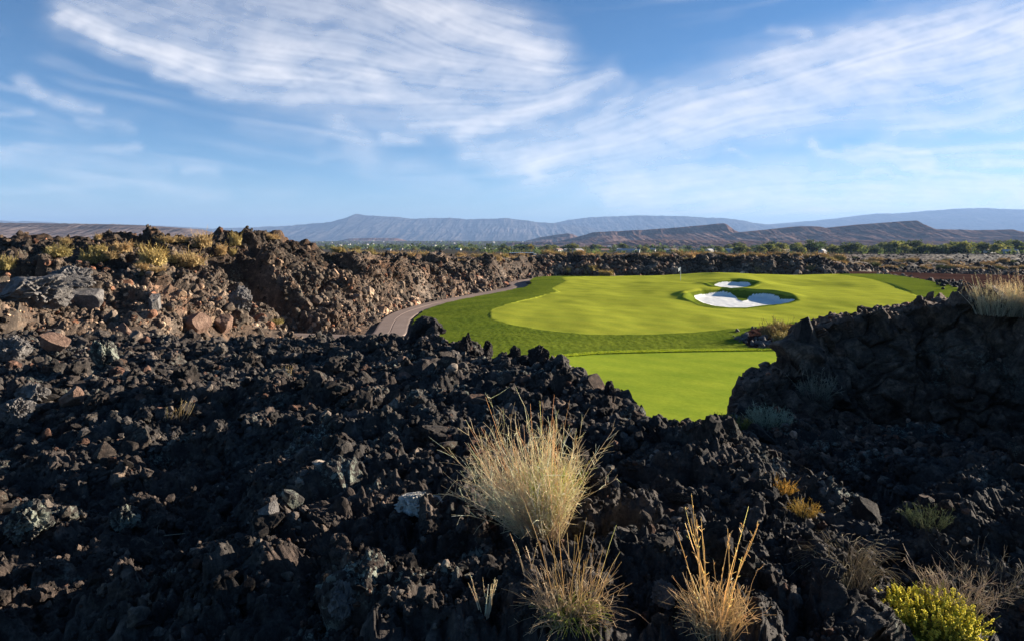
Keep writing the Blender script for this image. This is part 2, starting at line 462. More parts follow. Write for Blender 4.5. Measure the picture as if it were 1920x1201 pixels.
b1 = .30 * fbm2(wx / 1.6, wy / 1.6, 1, 3) + .10 * ridged2(wx / 2.4, wy / 2.4, 6, 3)
b2, r2 = blocks(wx, wy, .75, 2, .55, .7, .25)
b3, r3 = blocks(wx + .05 * perlin2(wx * 6, wy * 6, 8), wy + .05 * perlin2(wx * 6, wy * 6, 9), .30, 3, .6, .8, .3)
b4, r4 = blocks(wx, wy, .12, 4, .55, .8, .3)
rg = ridged2(wx * 2.2, wy * 2.2, 21, 4, .6)
fn = fbm2(wx * 14, wy * 14, 31, 3, .6)
cl = smooth(-.12, .22, fbm2(NX0 * .35, ss * .35, 77, 2))          # where clinkery crust replaces loose blocks
rgf = ridged2(wx * 6.5, wy * 6.5, 23, 4, .62)
b5, r5 = blocks(wx, wy, .055, 5, .7, .9, .3)
disp = 1.15 * b1 + .40 * b2 + .55 * (1 - .45 * cl) * b3 + .15 * cl * rg - .10
fine_ = .85 * b4 + 1.0 * b5 * smooth(16, 9, NY0) + .10 * (.3 + .7 * cl) * rgf + .03 * fn
disp = soften(disp, 4) * .7 + soften(disp, 1) * .3 + soften(fine_, 1)
cliff = smooth(.75, .45, nn[..., 2])
k1_, kr1 = blocks(wx, wy * .8, 1.25, 51, .55, .5, .14); k2_, kr2 = blocks(wx, wy, .52, 52, .6, .7, .22)
disp = disp * (1 - .45 * cliff) + cliff * (.55 * k1_ + .55 * k2_ + .10 * ridged2(NX0 * .8, ss * .8, 60, 4))
V = np.stack([NX0, NY0, NZ0], -1) + nn * disp[..., None]
NEARV = V
tint = .72 + .5 * r3 * .6 + .25 * (r2 - .5)
redf = smooth(.2, .6, fbm2(NX0 * .8, ss * .8, 91, 3))[..., None]
tc = tint[..., None] * (1 - redf * .45 + redf * .45 * np.array([1.35, 1.0, .85]))
nr, nc = NX.shape
Fq = grid_faces(nr, nc)
Vf = V.reshape(-1, 3); tcf = tc.reshape(-1, 3)
row_of = Fq[:, 0] // nc; u_of = us[Fq[:, 0] % nc]
rcl = sum(ALLOT[:6]) - 6
is_cliff = (row_of >= rcl) & (u_of > 1372)
v1, f1, a1 = submesh(Vf, Fq, ~is_cliff, {'tint': tcf})
o = link('lava_ground', make_mesh('lava_ground', v1, f1, [M['lava_ground']], attrs=a1))
tag(o, 'black broken lava ground filling the foreground below the camera', 'lava ground', kind='structure')
v1, f1, a1 = submesh(Vf, Fq, is_cliff, {'tint': tcf})
o = link('lava_cliff', make_mesh('lava_cliff', v1, f1, [M['lava_cliff']], attrs=a1))
tag(o, 'shaded black lava cliff rising beside the tee on the right', 'cliff', kind='structure')

# ================================================================== GOLF SURFACE
GP = [(1200, 790, 33.5), (1330, 785, 34), (1150, 720, 42), (1380, 720, 42), (1060, 690, 47), (1420, 680, 49),
      (1100, 662, 53.3), (1300, 658, 54.3), (1440, 657, 54.5), (1000, 650, 55), (1200, 645, 56.8), (1400, 640, 58),
      (1100, 626, 60.5), (1250, 624, 61), (1400, 613, 64), (800, 620, 63.5), (860, 640, 58), (800, 590, 76.5), (850, 568, 87),
      (900, 558, 93), (950, 548, 100), (920, 597, 70), (930, 580, 77), (985, 560, 88), (1035, 545, 97), (1040, 530, 110),
      (1100, 600, 68), (1100, 570, 82), (1150, 548, 95), (1250, 600, 68.5), (1250, 560, 85), (1400, 600, 69), (1500, 600, 69),
      (1550, 580, 77), (1600, 560, 86), (1680, 560, 86), (1330, 572, 80.5), (1400, 577, 79), (1480, 566, 83),
      (1330, 546, 91), (1400, 546, 91.5), (1460, 552, 89), (1400, 541, 96), (1375, 540, 97), (1375, 524, 107), (1276, 526, 113),
      (1340, 511, 122), (1290, 518, 122), (1420, 514, 124), (1200, 519, 124), (1100, 520, 122), (1050, 519, 120), (1500, 516, 128),
      (1570, 514, 130), (1640, 516, 122), (1500, 535, 108), (1600, 530, 108), (1650, 538, 100), (1700, 528, 108), (1720, 545, 95), (1785, 546, 93.5)]
gp = np.array([pt(*p) for p in GP] + [((700 - 960) / F * 45, 45, -9.1), ((1550 - 960) / F * 40, 40, -9.0), ((1800 - 960) / F * 60, 60, -8.6),
              ((1200 - 960) / F * 145, 145, -8.4), ((1450 - 960) / F * 148, 148, -8.4), ((1000 - 960) / F * 25, 25, -9.0), ((1400 - 960) / F * 25, 25, -9.0)])
def tps(P, lam=.4):
    d = np.hypot(P[:, None, 0] - P[None, :, 0], P[:, None, 1] - P[None, :, 1])
    K = np.where(d > 0, d * d * np.log(d + 1e-9), 0); n = len(P)
    A = np.zeros((n + 3, n + 3)); A[:n, :n] = K + lam * np.eye(n); A[:n, n] = 1; A[:n, n + 1:] = P[:, :2]; A[n, :n] = 1; A[n + 1:, :n] = P[:, :2].T
    return np.linalg.solve(A, np.concatenate([P[:, 2], np.zeros(3)]))
gw = tps(gp)
def golf_z(x, y):
    z = gw[-3] + gw[-2] * x + gw[-1] * y
    for k in range(len(gp)):
        d2 = (x - gp[k, 0]) ** 2 + (y - gp[k, 1]) ** 2
        z = z + gw[k] * .5 * d2 * np.log(d2 + 1e-9)
    return z
def ray_golf(u, v):
    Y = np.linspace(30, 138, 2200); x = (u - 960) / F * Y
    vv = HV - golf_z(x, Y) / Y * F
    i = np.argmax(vv <= v); return float(Y[i]) if vv[i] <= v else 130.0
def to_world(poly):
    out = []
    for u, v in poly:
        Y = ray_golf(u, v); out.append(((u - 960) / F * Y, Y))
    return out
gus = np.arange(640, 1850, 2.0)
gY = 29 * (141 / 29) ** (np.arange(860) / 859.0)
GX = (gus[None] - 960) / F * gY[:, None]; GYY = np.repeat(gY[:, None], len(gus), 1)
GZ = golf_z(GX, GYY)
H1 = [(1279, 558), (1283, 550), (1310, 545.5), (1350, 543.5), (1400, 545), (1450, 549.5), (1485, 556), (1499, 563), (1480, 568), (1450, 573), (1400, 578), (1350, 577.5), (1312, 571)]
H2 = [(1318, 531), (1345, 527.5), (1365, 525), (1385, 524.8), (1410, 528), (1428, 531), (1412, 536.5), (1390, 539.5), (1360, 539.5), (1335, 536)]
for hp, dep, lip in ((H1, .62, .36), (H2, .5, .3)):
    wp = to_world(hp)
    sd = seg_dist(GX, GYY, wp, True); ins = in_poly(GX, GYY, wp)
    cyv = np.mean([p[1] for p in wp])
    GZ = GZ - np.where(ins, dep * smooth(0, 1.6, sd), 0)
    back = smooth(cyv - 2, cyv + 3, GYY)
    GZ = GZ + lip * back * np.exp(-(sd / 1.1) ** 2) 
GV0 = HV - GZ / GYY * F
UU = np.repeat(gus[None], len(gY), 0)
FAIR = [(917, 590), (925, 580), (960, 568), (1010, 556), (1048, 546), (1036, 541), (1062, 527), (1052, 521), (1150, 515), (1300, 505), (1560, 508), (1575, 515), (1620, 521), (1670, 532), (1705, 546),
        (1726, 562), (1700, 573), (1600, 586), (1530, 597), (1480, 604), (1400, 613.5), (1300, 622), (1200, 627), (1100, 626), (1020, 618), (950, 606), (920, 597)]
S1 = [(1303, 556), (1312, 553), (1325, 553), (1340, 549.5), (1355, 548), (1370, 551), (1378, 556), (1383, 562), (1392, 565), (1402, 563), (1405, 556), (1412, 553.5), (1430, 552), (1448, 554),
      (1458, 557), (1462, 562), (1490, 562), (1480, 566), (1460, 570), (1430, 572), (1400, 576), (1370, 576), (1340, 573), (1318, 567), (1305, 560)]
S2 = [(1340, 535), (1348, 531), (1360, 529.5), (1380, 530), (1400, 530.5), (1407, 534), (1400, 537.5), (1375, 539.5), (1352, 537.5)]
wob = 1.0 * perlin2(GX * .8, GYY * .8, 4)
fair = in_poly(UU + wob * 3, GV0 + wob * .6, FAIR)
ring1 = in_poly(UU, GV0, [(1277, 558), (1281, 549), (1310, 544.5), (1350, 542), (1400, 544), (1450, 548.5), (1487, 555), (1503, 563), (1485, 569), (1450, 574), (1400, 579), (1350, 578), (1310, 572)])
ring2 = in_poly(UU, GV0, [(1316, 531), (1345, 526.5), (1365, 524), (1385, 523.8), (1410, 527), (1431, 531), (1414, 537.5), (1390, 540.5), (1360, 540.5), (1333, 537)])
sand = in_poly(UU, GV0, S1) | in_poly(UU, GV0, S2)
teeline = np.interp(UU, [900, 1000, 1055, 1120, 1200, 1300, 1440, 1700], [690, 676, 669, 663.5, 661, 659, 657, 655])
tee = GV0 > teeline
BED = [(1392, 640), (1396, 625), (1410, 617), (1440, 612), (1480, 608), (1540, 606), (1560, 640), (1520, 658), (1470, 655), (1430, 653), (1405, 650)]
bed = in_poly(UU, GV0, BED)
rough_m = (~fair | ring1 | ring2) & ~sand & ~tee & ~bed
shag = .10 * (fbm2(GX * 1.7, GYY * 1.2, 41, 4, .6)) + .05 * perlin2(GX * 4.5, GYY * 2.6, 47)
GZ2 = GZ + np.where(rough_m, .012 + .42 * shag, 0) + np.where(tee, .006 * perlin2(GX * 2, GYY * 2, 6), 0) + np.where(bed, .10 * perlin2(GX * 2.2, GYY * 2.2, 7), 0)
GZ2 = GZ2 + np.where(fair & ~ring1 & ~ring2, .30 * fbm2(GX * .10, GYY * .075, 19, 3) , 0) - np.where(sand, .06 + .03 * perlin2(GX * 1.4, GYY * 1.4, 15), 0)
GZ2 = soften(GZ2, 1)
TURF = [(690, 38), (778, 58), (772, 68), (778, 75), (795, 81), (830, 87), (870, 92.5), (910, 98), (950, 102.5), (985, 106), (996, 111), (992, 116), (1006, 121), (1040, 126), (1130, 130), (1200, 133), (1300, 136),
        (1450, 137), (1560, 138), (1650, 128), (1700, 117), (1770, 104), (1812, 94), (1830, 84), (1790, 60), (1650, 42), (1520, 33), (1380, 30), (1200, 29.5), (1050, 31), (900, 34)]
turf = in_poly(UU + 4 * wob, GYY, TURF)
Vg = np.stack([GX, GYY, GZ2], -1).reshape(-1, 3); Fg = grid_faces(*GX.shape)
tf = turf.ravel()[Fg].all(1)
cls = np.where(sand, 3, np.where(bed, 4, np.where(tee, 2, np.where(fair & ~ring1 & ~ring2, 1, 0)))).ravel()
fc = np.max(cls[Fg], axis=1)
ca = fbm2(GX * .5, GYY * .5, 3, 3).ravel()
for k, (nm, mat, lab, cat) in enumerate([('rough_lawn', 'rough', 'darker longer grass around the green and down to the path', 'rough grass'),
        ('fairway_lawn', 'fairway', 'smooth light green putting surface around the white flag', 'green'),
        ('tee_lawn', 'tee', 'bright mown lawn in the gap between the lava rocks', 'mown lawn'),
        ('bunker_sand', 'sand', 'white sand in the two hollows in the green', 'bunker'),
        ('stone_bed_ground', 'dirt', 'bare reddish stony bed at the edge of the rough', 'stony bed')]):
    v1, f1, a1 = submesh(Vg, Fg, tf & (fc == k), {'tint': np.repeat((1 + .3 * ca)[:, None], 3, 1)})
    tag(link(nm, make_mesh(nm, v1, f1, [M[mat]], smooth=True, attrs=a1)), lab, cat, kind='structure')

# ================================================================== CART PATH LINE
PATHP = [(440, 624, 64), (533, 628, 62), (640, 631.5, 60), (700, 632, 60), (728, 626, 62.5), (738, 608, 69), (745, 597, 74), (762, 586, 79.5), (790, 576.5, 85), (820, 568, 90.5), (860, 560, 96),
         (905, 551.5, 102), (945, 544, 106.5), (968, 539, 109.5), (975, 535, 113), (969, 531, 117), (984, 526.5, 122), (1004, 523.5, 127), (1030, 521, 131)]
pp = np.array([pt(*p) for p in PATHP])
def catmull(P, n):
    P = np.asarray(P, float); Q = np.vstack([2 * P[0] - P[1], P, 2 * P[-1] - P[-2]]); out = []
    for i in range(1, len(Q) - 2):
        for t_ in np.arange(n) / n:
            a, b, c, d = Q[i - 1], Q[i], Q[i + 1], Q[i + 2]
            out.append(.5 * ((2 * b) + (c - a) * t_ + (2 * a - 5 * b + 4 * c - d) * t_ ** 2 + (3 * b - a - 3 * c + d) * t_ ** 3))
    out.append(P[-1]); return np.array(out)
pc = catmull(pp, 10)

# ================================================================== MID LAVA HILL AND WALLS
MID = {  # foot, mid slope, bench, crest
    -600: [(28, 650), (40, 560), (50, 505), (62, 452)], 0: [(28, 640), (40, 555), (50, 508), (62, 451)],
    300: [(35, 625), (46, 562), (56, 508), (67, 447)], 400: [(47, 614), (54, 560), (62, 505), (71, 441)],
    510: [(56, 613), (63, 560), (69.5, 502), (77, 442)], 600: [(63.5, 611), (71, 558), (76, 508), (81, 471)],
    640: [(66, 607), (73, 555), (79, 515), (84, 488)], 700: [(70, 604), (77, 562), (83, 522), (90, 487)],
    760: [(82, 576), (87, 545), (93, 515), (99, 489)], 850: [(98, 554), (102, 533), (107, 511), (113, 489)],
    930: [(109, 541), (113, 524), (117, 508), (123, 488)], 980: [(122, 528), (125, 516), (128, 504), (132, 488)],
    1005: [(131, 523), (134, 511), (137, 497), (140, 484)], 1030: [(135, 521), (137, 508), (139, 496), (142, 483)],
    1060: [(137, 520), (139, 510), (141, 500), (145, 489)], 1130: [(138, 518), (140, 509), (142, 499), (145, 487)],
    1300: [(143, 516), (144, 507), (145.5, 497), (148, 487)], 1540: [(144, 515), (145.2, 507), (147, 498), (150, 490)],
    1590: [(143, 516), (150, 510), (160, 503), (172, 499)], 1640: [(134, 521), (150, 516), (172, 508), (192, 504)],
    1760: [(128, 530), (150, 519), (176, 510), (198, 504)], 1920: [(112, 550), (150, 521), (176, 511), (200, 504)], 2600: [(110, 550), (150, 521), (180, 510), (205, 502)]}
skyu = [-600, 0, 25, 60, 90, 130, 165, 185, 210, 245, 265, 330, 400, 440, 480, 505, 513, 535, 570, 600, 615, 640]
skyv = [455, 455, 452, 450, 460, 466, 457, 457, 449, 452, 457, 451, 446, 447, 450, 450, 445, 452, 463, 474, 485, 490]
mu = sorted(MID); mcols = {}
for u in sorted(set(mu + skyu)):
    r = [(np.interp(u, mu, [MID[k][i][0] for k in mu]), np.interp(u, mu, [MID[k][i][1] for k in mu])) for i in range(4)]
    if u <= 640: r[3] = (r[3][0], float(np.interp(u, skyu, skyv)))
    row = [(26.5, float(np.interp(u, [-600, 300, 460, 600, 2600], [-5.0, -5.0, -9.4, -10, -10])))]
    row += [(Y, zv(v, Y)) for Y, v in r]
    Yc, zc = row[-1]
    row += [(Yc * 1.07 + 2, zc - (1.2 if u < 620 else .1)), (max(Yc * 1.25, 165), float(np.interp(u, [0, 640, 1000, 1540, 1640, 2600], [-4.9, -4.9, -5.3, -5.6, -9.3, -9.5]))), (260, float(np.interp(u, [0, 1500, 1700, 2600], [-7.2, -7.4, -10.2, -10.2]))), (460, -11.6)]
    mcols[u] = row
us2 = np.arange(-420, 2340, 2.4)
A2 = [60, 90, 110, 110, 40, 60, 60, 70]
X2, Y2, Z2 = feature_grid(us2, mcols, A2)
Y2 = soften(Y2, 2); Z2 = soften(Z2, 4)
rr2 = np.repeat(np.arange(Y2.shape[0])[:, None], len(us2), 1); UU2 = np.repeat(us2[None], Y2.shape[0], 0)
n2 = normals(X2, Y2, Z2); s2 = arc(Y2, Z2)
wx = X2 + 1.0 * fbm2(X2 * .25, s2 * .25, 3, 3); wy = s2 + 1.0 * fbm2(X2 * .25 + 9, s2 * .25, 5, 3)
c1, q1 = blocks(wx, wy, 5.5, 11, .42, .5, .10)
c2, q2 = blocks(wx, wy, 2.2, 12, .5, .65, .22)
c3, q3 = blocks(wx, wy, .85, 13, .55, .75, .3)
c4, q4 = blocks(wx, wy, .36, 14, .55, .75, .3)
gul = ridged2(X2 * .16 + .1 * fbm2(X2 * .1, s2 * .1, 2, 2), s2 * .05, 33, 3)
slope = smooth(A2[0] - 8, A2[0] + 8, rr2) * smooth(sum(A2[:4]) + 40, sum(A2[:4]), rr2)
far = smooth(sum(A2[:4]), sum(A2[:4]) + 60, rr2)
isright = smooth(1560, 1650, UU2)
amp = (.95 * slope + .45 * far * (1 - isright) + isright * .9 * far + .12)
disp2 = amp * (.40 * c1 + .55 * c2 + .7 * c3 + .8 * c4 - .25 + .22 * ridged2(wx * 1.6, wy * 1.6, 57, 4, .6) + .55 * gul * slope * smooth(1600, 1500, UU2))
disp2 = disp2 + isright * far * 1.3 * fbm2(X2 * .05, Y2 * .035, 66, 3)
disp2 = disp2 * np.where(UU2 > 1575, np.where(slope > .05, .45 + .55 * smooth(1650, 1580, UU2), 1), 1)
disp2 = soften(disp2, 1)
V2 = np.stack([X2, Y2, Z2], -1) + n2 * disp2[..., None]
# bed the path in, keep the ground under the turf
for k in range(0, len(pc)):
    pass
dp = np.full(X2.shape, 99.0); pz = np.zeros(X2.shape)
sub = (Y2 > 55) & (Y2 < 136) & (UU2 > 380) & (UU2 < 1100)
xs, ys = V2[..., 0][sub], V2[..., 1][sub]
bd = np.full(xs.shape, 99.0); bz = np.zeros(xs.shape)
for k in range(len(pc) - 1):
    a, b = pc[k], pc[k + 1]; vx, vy = b[0] - a[0], b[1] - a[1]
    tt = np.clip(((xs - a[0]) * vx + (ys - a[1]) * vy) / (vx * vx + vy * vy), 0, 1)
    d = np.hypot(xs - a[0] - tt * vx, ys - a[1] - tt * vy)
    m = d < bd; bd = np.where(m, d, bd); bz = np.where(m, a[2] + tt * (b[2] - a[2]), bz)
dp[sub] = bd; pz[sub] = bz
f = smooth(4.6, 1.9, dp)
V2[..., 2] = V2[..., 2] * (1 - f) + (pz - .22) * f
turf2 = in_poly(UU2, V2[..., 1], TURF)
gz2 = golf_z(V2[..., 0], V2[..., 1])
V2[..., 2] = np.where(turf2, np.minimum(V2[..., 2], gz2 - 1.2), V2[..., 2])
DIRT = [(1555, 512), (1600, 508.5), (1680, 510), (1780, 513), (1900, 516), (2100, 520), (2100, 545), (1900, 545), (1830, 538), (1740, 527), (1660, 520), (1600, 517)]
VV2 = HV - V2[..., 2] / V2[..., 1] * F
V2b = V2.copy()
dirtm = in_poly(UU2, HV - Z2 / Y2 * F, DIRT) & (rr2 < sum(A2[:4]))
V2[..., 2] = np.where(dirtm, Z2 + .06 * fbm2(X2 * .3, Y2 * .3, 2, 3), V2[..., 2])
MIDV = V2
tint2 = .7 + .5 * q3 * .7 + .3 * (q2 - .5)
redm = smooth(.05, .5, fbm2(X2 * .12, s2 * .12, 92, 3) + .25 * smooth(300, 640, UU2) * smooth(1000, 700, UU2))[..., None]
tc2 = tint2[..., None] * (1 - .6 * redm + .6 * redm * np.array([1.5, 1.15, .9]))
lightband = (smooth(.1, .5, perlin2(X2 * .18, s2 * .3, 7)) * smooth(.35, .6, slope))[..., None]
tc2 = tc2 * (1 + .9 * lightband)
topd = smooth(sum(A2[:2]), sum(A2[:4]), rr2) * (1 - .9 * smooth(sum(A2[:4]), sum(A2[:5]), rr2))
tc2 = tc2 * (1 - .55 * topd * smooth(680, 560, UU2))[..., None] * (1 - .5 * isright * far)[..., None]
drygrass = (smooth(.05, .45, fbm2(X2 * .10, Y2 * .05, 17, 3)) * np.maximum(far, 0) * (1 - isright) + isright * far * .22 * smooth(.18, .4, fbm2(X2 * .025, Y2 * .09, 18, 3)))[..., None]
tc2 = tc2 * (1 - drygrass) + drygrass * np.array([4.2, 3.3, 2.2])
nr2, nc2 = X2.shape
F2 = grid_faces(nr2, nc2)
hid = turf2.ravel()[F2].all(1) & (dp.ravel()[F2].min(1) > 3.5)
dm = dirtm.ravel()[F2].all(1)
Vf2 = V2.reshape(-1, 3); tcf2 = tc2.reshape(-1, 3)
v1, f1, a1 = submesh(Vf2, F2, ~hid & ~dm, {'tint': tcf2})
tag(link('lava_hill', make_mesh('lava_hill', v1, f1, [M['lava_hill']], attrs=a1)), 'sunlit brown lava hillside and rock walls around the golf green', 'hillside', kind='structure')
v1, f1, a1 = submesh(Vf2, F2, dm & ~hid, {'tint': tcf2})
tag(link('dirt_road', make_mesh('dirt_road', v1, f1, [M['dirt']], attrs=a1)), 'reddish bare dirt road behind the right end of the green', 'dirt road', kind='structure')

# cart path ribbon with a thickened edge
tang = np.gradient(pc, axis=0); tang[:, 2] = 0; tang /= np.linalg.norm(tang, axis=1, keepdims=True)
side = np.stack([tang[:, 1], -tang[:, 0], np.zeros(len(pc))], -1)
offs = [(-1.55, -.35), (-1.5, -.02), (-1.35, 0), (-.1, .01), (-.06, -.03), (-.02, -.03), (.02, .01), (1.35, 0), (1.5, -.02), (1.55, -.35)]
pv = np.concatenate([pc[None] + side[None] * a + np.array([0, 0, b + .03]) for a, b in offs]).reshape(len(offs), len(pc), 3)
tag(link('cart_path', make_mesh('cart_path', pv.reshape(-1, 3), grid_faces(len(offs), len(pc)), [M['path']])), 'pinkish concrete cart path curving below the lava hillside', 'path', kind='structure')

# ================================================================== PLAIN
gr_y = np.concatenate([[-400, -100, 0, 20], np.geomspace(60, 32000, 150)])
gr_z = np.interp(gr_y, [-400, 60, 150, 250, 400, 460, 600, 800, 1200, 2000, 4000, 8000, 15000, 32000], [-13, -13, -11.5, -11, -12, -12.3, -14, -16.6, -22, -33, -58, -90, -125, -180])
gx = np.linspace(-1.25, 1.25, 260)
PX = gx[None] * (np.abs(gr_y[:, None]) + 300); PY = np.repeat(gr_y[:, None], len(gx), 1); PZ = np.repeat(gr_z[:, None], len(gx), 1)
und = smooth(500, 3000, PY)
PZ = PZ + und * (6 * fbm2(PX / 600, PY / 900, 5, 4)) * np.minimum(1, PY / 2500) * np.where(PY > 6000, 1.6, 1)
def rise(x, y):
    u_ = 960 + x / np.maximum(y, 1) * F
    return smooth(1600, 2600, y) * smooth(1120, 950, u_) * np.maximum(0, np.interp(y, [1600, 2500, 6000, 9000], [-28, -41, -33, -70]) - np.interp(y, gr_y, gr_z)) * (y < 9000)
PZ = PZ + rise(PX, PY)
def plain_z(x, y): return float(np.interp(y, gr_y, gr_z) + rise(np.array(float(x)), np.array(float(y))))
tag(link('ground', make_mesh('ground', np.stack([PX, PY, PZ], -1).reshape(-1, 3), grid_faces(*PX.shape), [M['plain']], smooth=True)), 'wide dry valley floor reaching to the mountains', 'ground', kind='structure')

# ================================================================== MOUNTAINS
def ridge(name, sky, D, vb, mat, label, front=.25, cliff=.25, gul=.25, gscale=40, seed=0, du=2.0, rows=70, prof=1.25, talus=0.0, cat='mountain', jag=.6, layers=0):
    u0, u1 = sky[0][0], sky[-1][0]
    u = np.arange(u0, u1 + .1, du)
    sv = np.interp(u, [s[0] for s in sky], [s[1] for s in sky]) + jag * fbm2(u / 18.0, u * 0 + seed, seed, 4, .6)
    zc = (HV - sv) / F * D; vb_ = np.interp(u, [u0, u1], [vb, vb] if not isinstance(vb, tuple) else vb)
    Yf = D * (1 - front); zf = (HV - vb_) / F * Yf
    tt = np.concatenate([np.linspace(0, 1, rows), 1 + np.linspace(.03, .6, 12)])
    T = tt[:, None] + 0 * u[None]; Ub = u[None] + 0 * T
    Tc = np.minimum(T, 1)
    # talus slope, then a steep band, then the rim
    p = (1 - cliff) * np.clip(Tc / .84, 0, 1) ** prof + cliff * smooth(.80, .93, Tc)
    if layers:
        p = p + .022 * np.sin(Tc * layers * 2 * PI) * (Tc > .1) * (Tc < .9)
    Y = Yf + (D - Yf) * (Tc * .9 + .1 * smooth(.95, 1, Tc)) + np.maximum(T - 1, 0) * D * front
    Z = zf + (zc - zf) * p - np.maximum(T - 1, 0) * np.abs(zc - zf) * .9
    hgt = np.abs(zc - zf).mean()
    wu = Ub + .35 * gscale * fbm2(Ub / gscale / 1.5, T * 1.5, seed + 3, 3)
    g = ridged2(wu / gscale, T * .9, seed + 5, 6, .62)
    env = np.sin(np.clip(Tc, 0, 1) * PI) ** .6 * (T <= 1)
    k = 1.6 * gul * gscale * D / F
    Y = Y - g * k * env
    Z = Z + g * .10 * hgt * env
    X = (Ub - 960) / F * (D * .5 + Y * .5)
    X = (Ub - 960) / F * D * (1 - .0 * T)
    me = make_mesh(name, np.stack([X, Y, Z], -1).reshape(-1, 3), grid_faces(*X.shape), [M[mat]], smooth=False)
    o = link(name, me); tag(o, label, cat, kind='structure'); return o

ridge('mountain', [(-500, 425), (-100, 424), (0, 417), (25, 415), (45, 420), (80, 419), (95, 417), (130, 421), (300, 424), (380, 428), (420, 431), (480, 429), (560, 426), (600, 422), (640, 419), (665, 412), (685, 404.5), (700, 407), (735, 409), (760, 410),
      (780, 413), (850, 411), (880, 414), (955, 412), (985, 416), (1005, 419), (1040, 421), (1100, 428), (1160, 440)], 16000, 458, 'range', 'hazy blue mountain range with a knob on its crest', .30, .12, .32, 34, 3, layers=0, cat='mountain range')
ridge('mountain', [(900, 450), (960, 438), (1000, 430), (1030, 421), (1060, 415), (1100, 410.5), (1180, 407), (1250, 408), (1300, 410), (1340, 412), (1370, 416), (1390, 420), (1410, 423), (1440, 422), (1480, 424), (1540, 430)], 18500, 458, 'range',
      'pale blue flat-topped mountain range behind the brown mesas', .26, .10, .28, 44, 9, cat='mountain range')
ridge('mountain', [(1380, 432), (1410, 424), (1440, 421.5), (1470, 419), (1500, 417), (1560, 411), (1600, 405.5), (1650, 403.5), (1720, 398), (1770, 394.5), (1830, 396), (1880, 399), (1960, 399), (2100, 401), (2500, 410)], 21000, 458, 'range',
      'broad blue mountain at the far right under the clouds', .30, .06, .25, 60, 14, cat='mountain range')
ridge('mesa_hill', [(-600, 420), (0, 420.5), (100, 421), (250, 423), (330, 427), (380, 431), (392, 435), (404, 441), (425, 450), (450, 466)], 2800, 480, 'mesa', 'long grey flat-topped mesa behind the hill on the left', .28, .14, .10, 26, 21, prof=1.1, jag=.35, cat='mesa')
ridge('mesa_hill', [(1050, 452), (1085, 444), (1110, 436.5), (1200, 432), (1260, 428), (1320, 422.5), (1343, 420), (1352, 424), (1362, 433), (1378, 438), (1420, 444), (1460, 452)], 4300, 461, 'mesa_dark', 'brown tilted mesa with a blunt cliff end left of centre right', .20, .34, .22, 22, 31, cat='mesa')
ridge('mesa_hill', [(1330, 446), (1380, 436), (1430, 431.5), (1480, 426), (1515, 426), (1526, 430), (1600, 422), (1690, 415.5), (1697, 420), (1706, 425), (1722, 431), (1800, 433), (1860, 432), (1870, 434), (1885, 437), (2000, 433), (2400, 436)], 4000, 463, 'mesa_dark',
      'brown layered mesa rising to a sharp cliff on the right', .22, .26, .24, 34, 37, layers=4, cat='mesa')
ridge('mesa_hill', [(985, 452), (1010, 446), (1040, 441), (1062, 438), (1072, 440), (1085, 446), (1110, 452)], 5600, 459, 'mesa_dark', 'small dark mesa between the blue range and the town', .1, .3, .2, 16, 41, cat='mesa')
ridge('mesa_hill', [(1080, 463), (1120, 458), (1150, 453), (1200, 450.5), (1235, 450), (1300, 451), (1400, 452), (1480, 451.5), (1520, 454), (1600, 451), (1700, 452.5), (1800, 453), (1900, 450), (2050, 451), (2400, 452)], 2700, 468, 'mesa_dark',
      'low eroded red hills above the trees of the town', .16, .10, .75, 32, 45, rows=60, cat='hills')
ridge('mesa_hill', [(935, 462), (950, 455.5), (1010, 454.5), (1085, 455), (1098, 460), (1115, 464)], 3300, 466, 'mesa_dark', 'low dark flat bluff at the edge of the valley town', .08, .5, .12, 24, 49, cat='bluff')
ridge('mesa_hill', [(590, 458), (640, 452), (662, 447.5), (700, 446.5), (745, 447), (765, 452), (800, 455), (850, 451), (900, 454), (930, 458)], 7000, 462, 'mesa_dark', 'low brown rise behind the left part of the town', .12, .3, .2, 30, 52, cat='bluff')

# ================================================================== ROCK LIBRARY
import bmesh
_ico = {}
def ico(sub):
    if sub not in _ico:
        bm = bmesh.new(); bmesh.ops.create_icosphere(bm, subdivisions=sub, radius=1.0)
        v = np.array([x.co[:] for x in bm.verts]); f = np.array([[x.index for x in p.verts] for p in bm.faces]); bm.free()
        _ico[sub] = (v / np.linalg.norm(v, axis=1, keepdims=True), f)
    return _ico[sub]
def rock(sub, seed, kind):
    v, f = ico(sub); v = v.copy(); r = np.random.default_rng(seed)
    if kind == 'block':
        sc = r.uniform(.65, 1.1, 3); sc[2] *= .8
        for _ in range(13):
            d = r.normal(size=3); d /= np.linalg.norm(d); off = r.uniform(.42, .84)
            k = np.maximum(0, v @ d - off); v -= k[:, None] * d
        v *= sc
        v += v * (.05 * perlin3(v * 3.0 + seed, seed))[:, None] + v * (.03 * perlin3(v * 8 + seed, seed + 1))[:, None]
    else:
        n = perlin3(v * 1.3 + seed * 3.7, seed); n2_ = 1 - 2 * np.abs(perlin3(v * 2.6 + seed, seed + 1)); n3 = 1 - 2 * np.abs(perlin3(v * 5.2 + seed, seed + 2)); n4 = 1 - 2 * np.abs(perlin3(v * 11 + seed, seed + 3))
        rr = .72 + .42 * n + .24 * n2_ + .20 * n3 + .11 * n4
        v *= np.clip(rr, .3, 1.7)[:, None] * r.uniform(.75, 1.1, 3)
        for _ in range(4):
            d = r.normal(size=3); d /= np.linalg.norm(d); k = np.maximum(0, v @ d - .8); v -= .8 * k[:, None] * d
    return v, f
LIB = {s: [rock(s, 100 + i, 'clinker' if i % 3 == 1 else 'block') for i in range(10)] for s in (1, 2, 3, 4)}

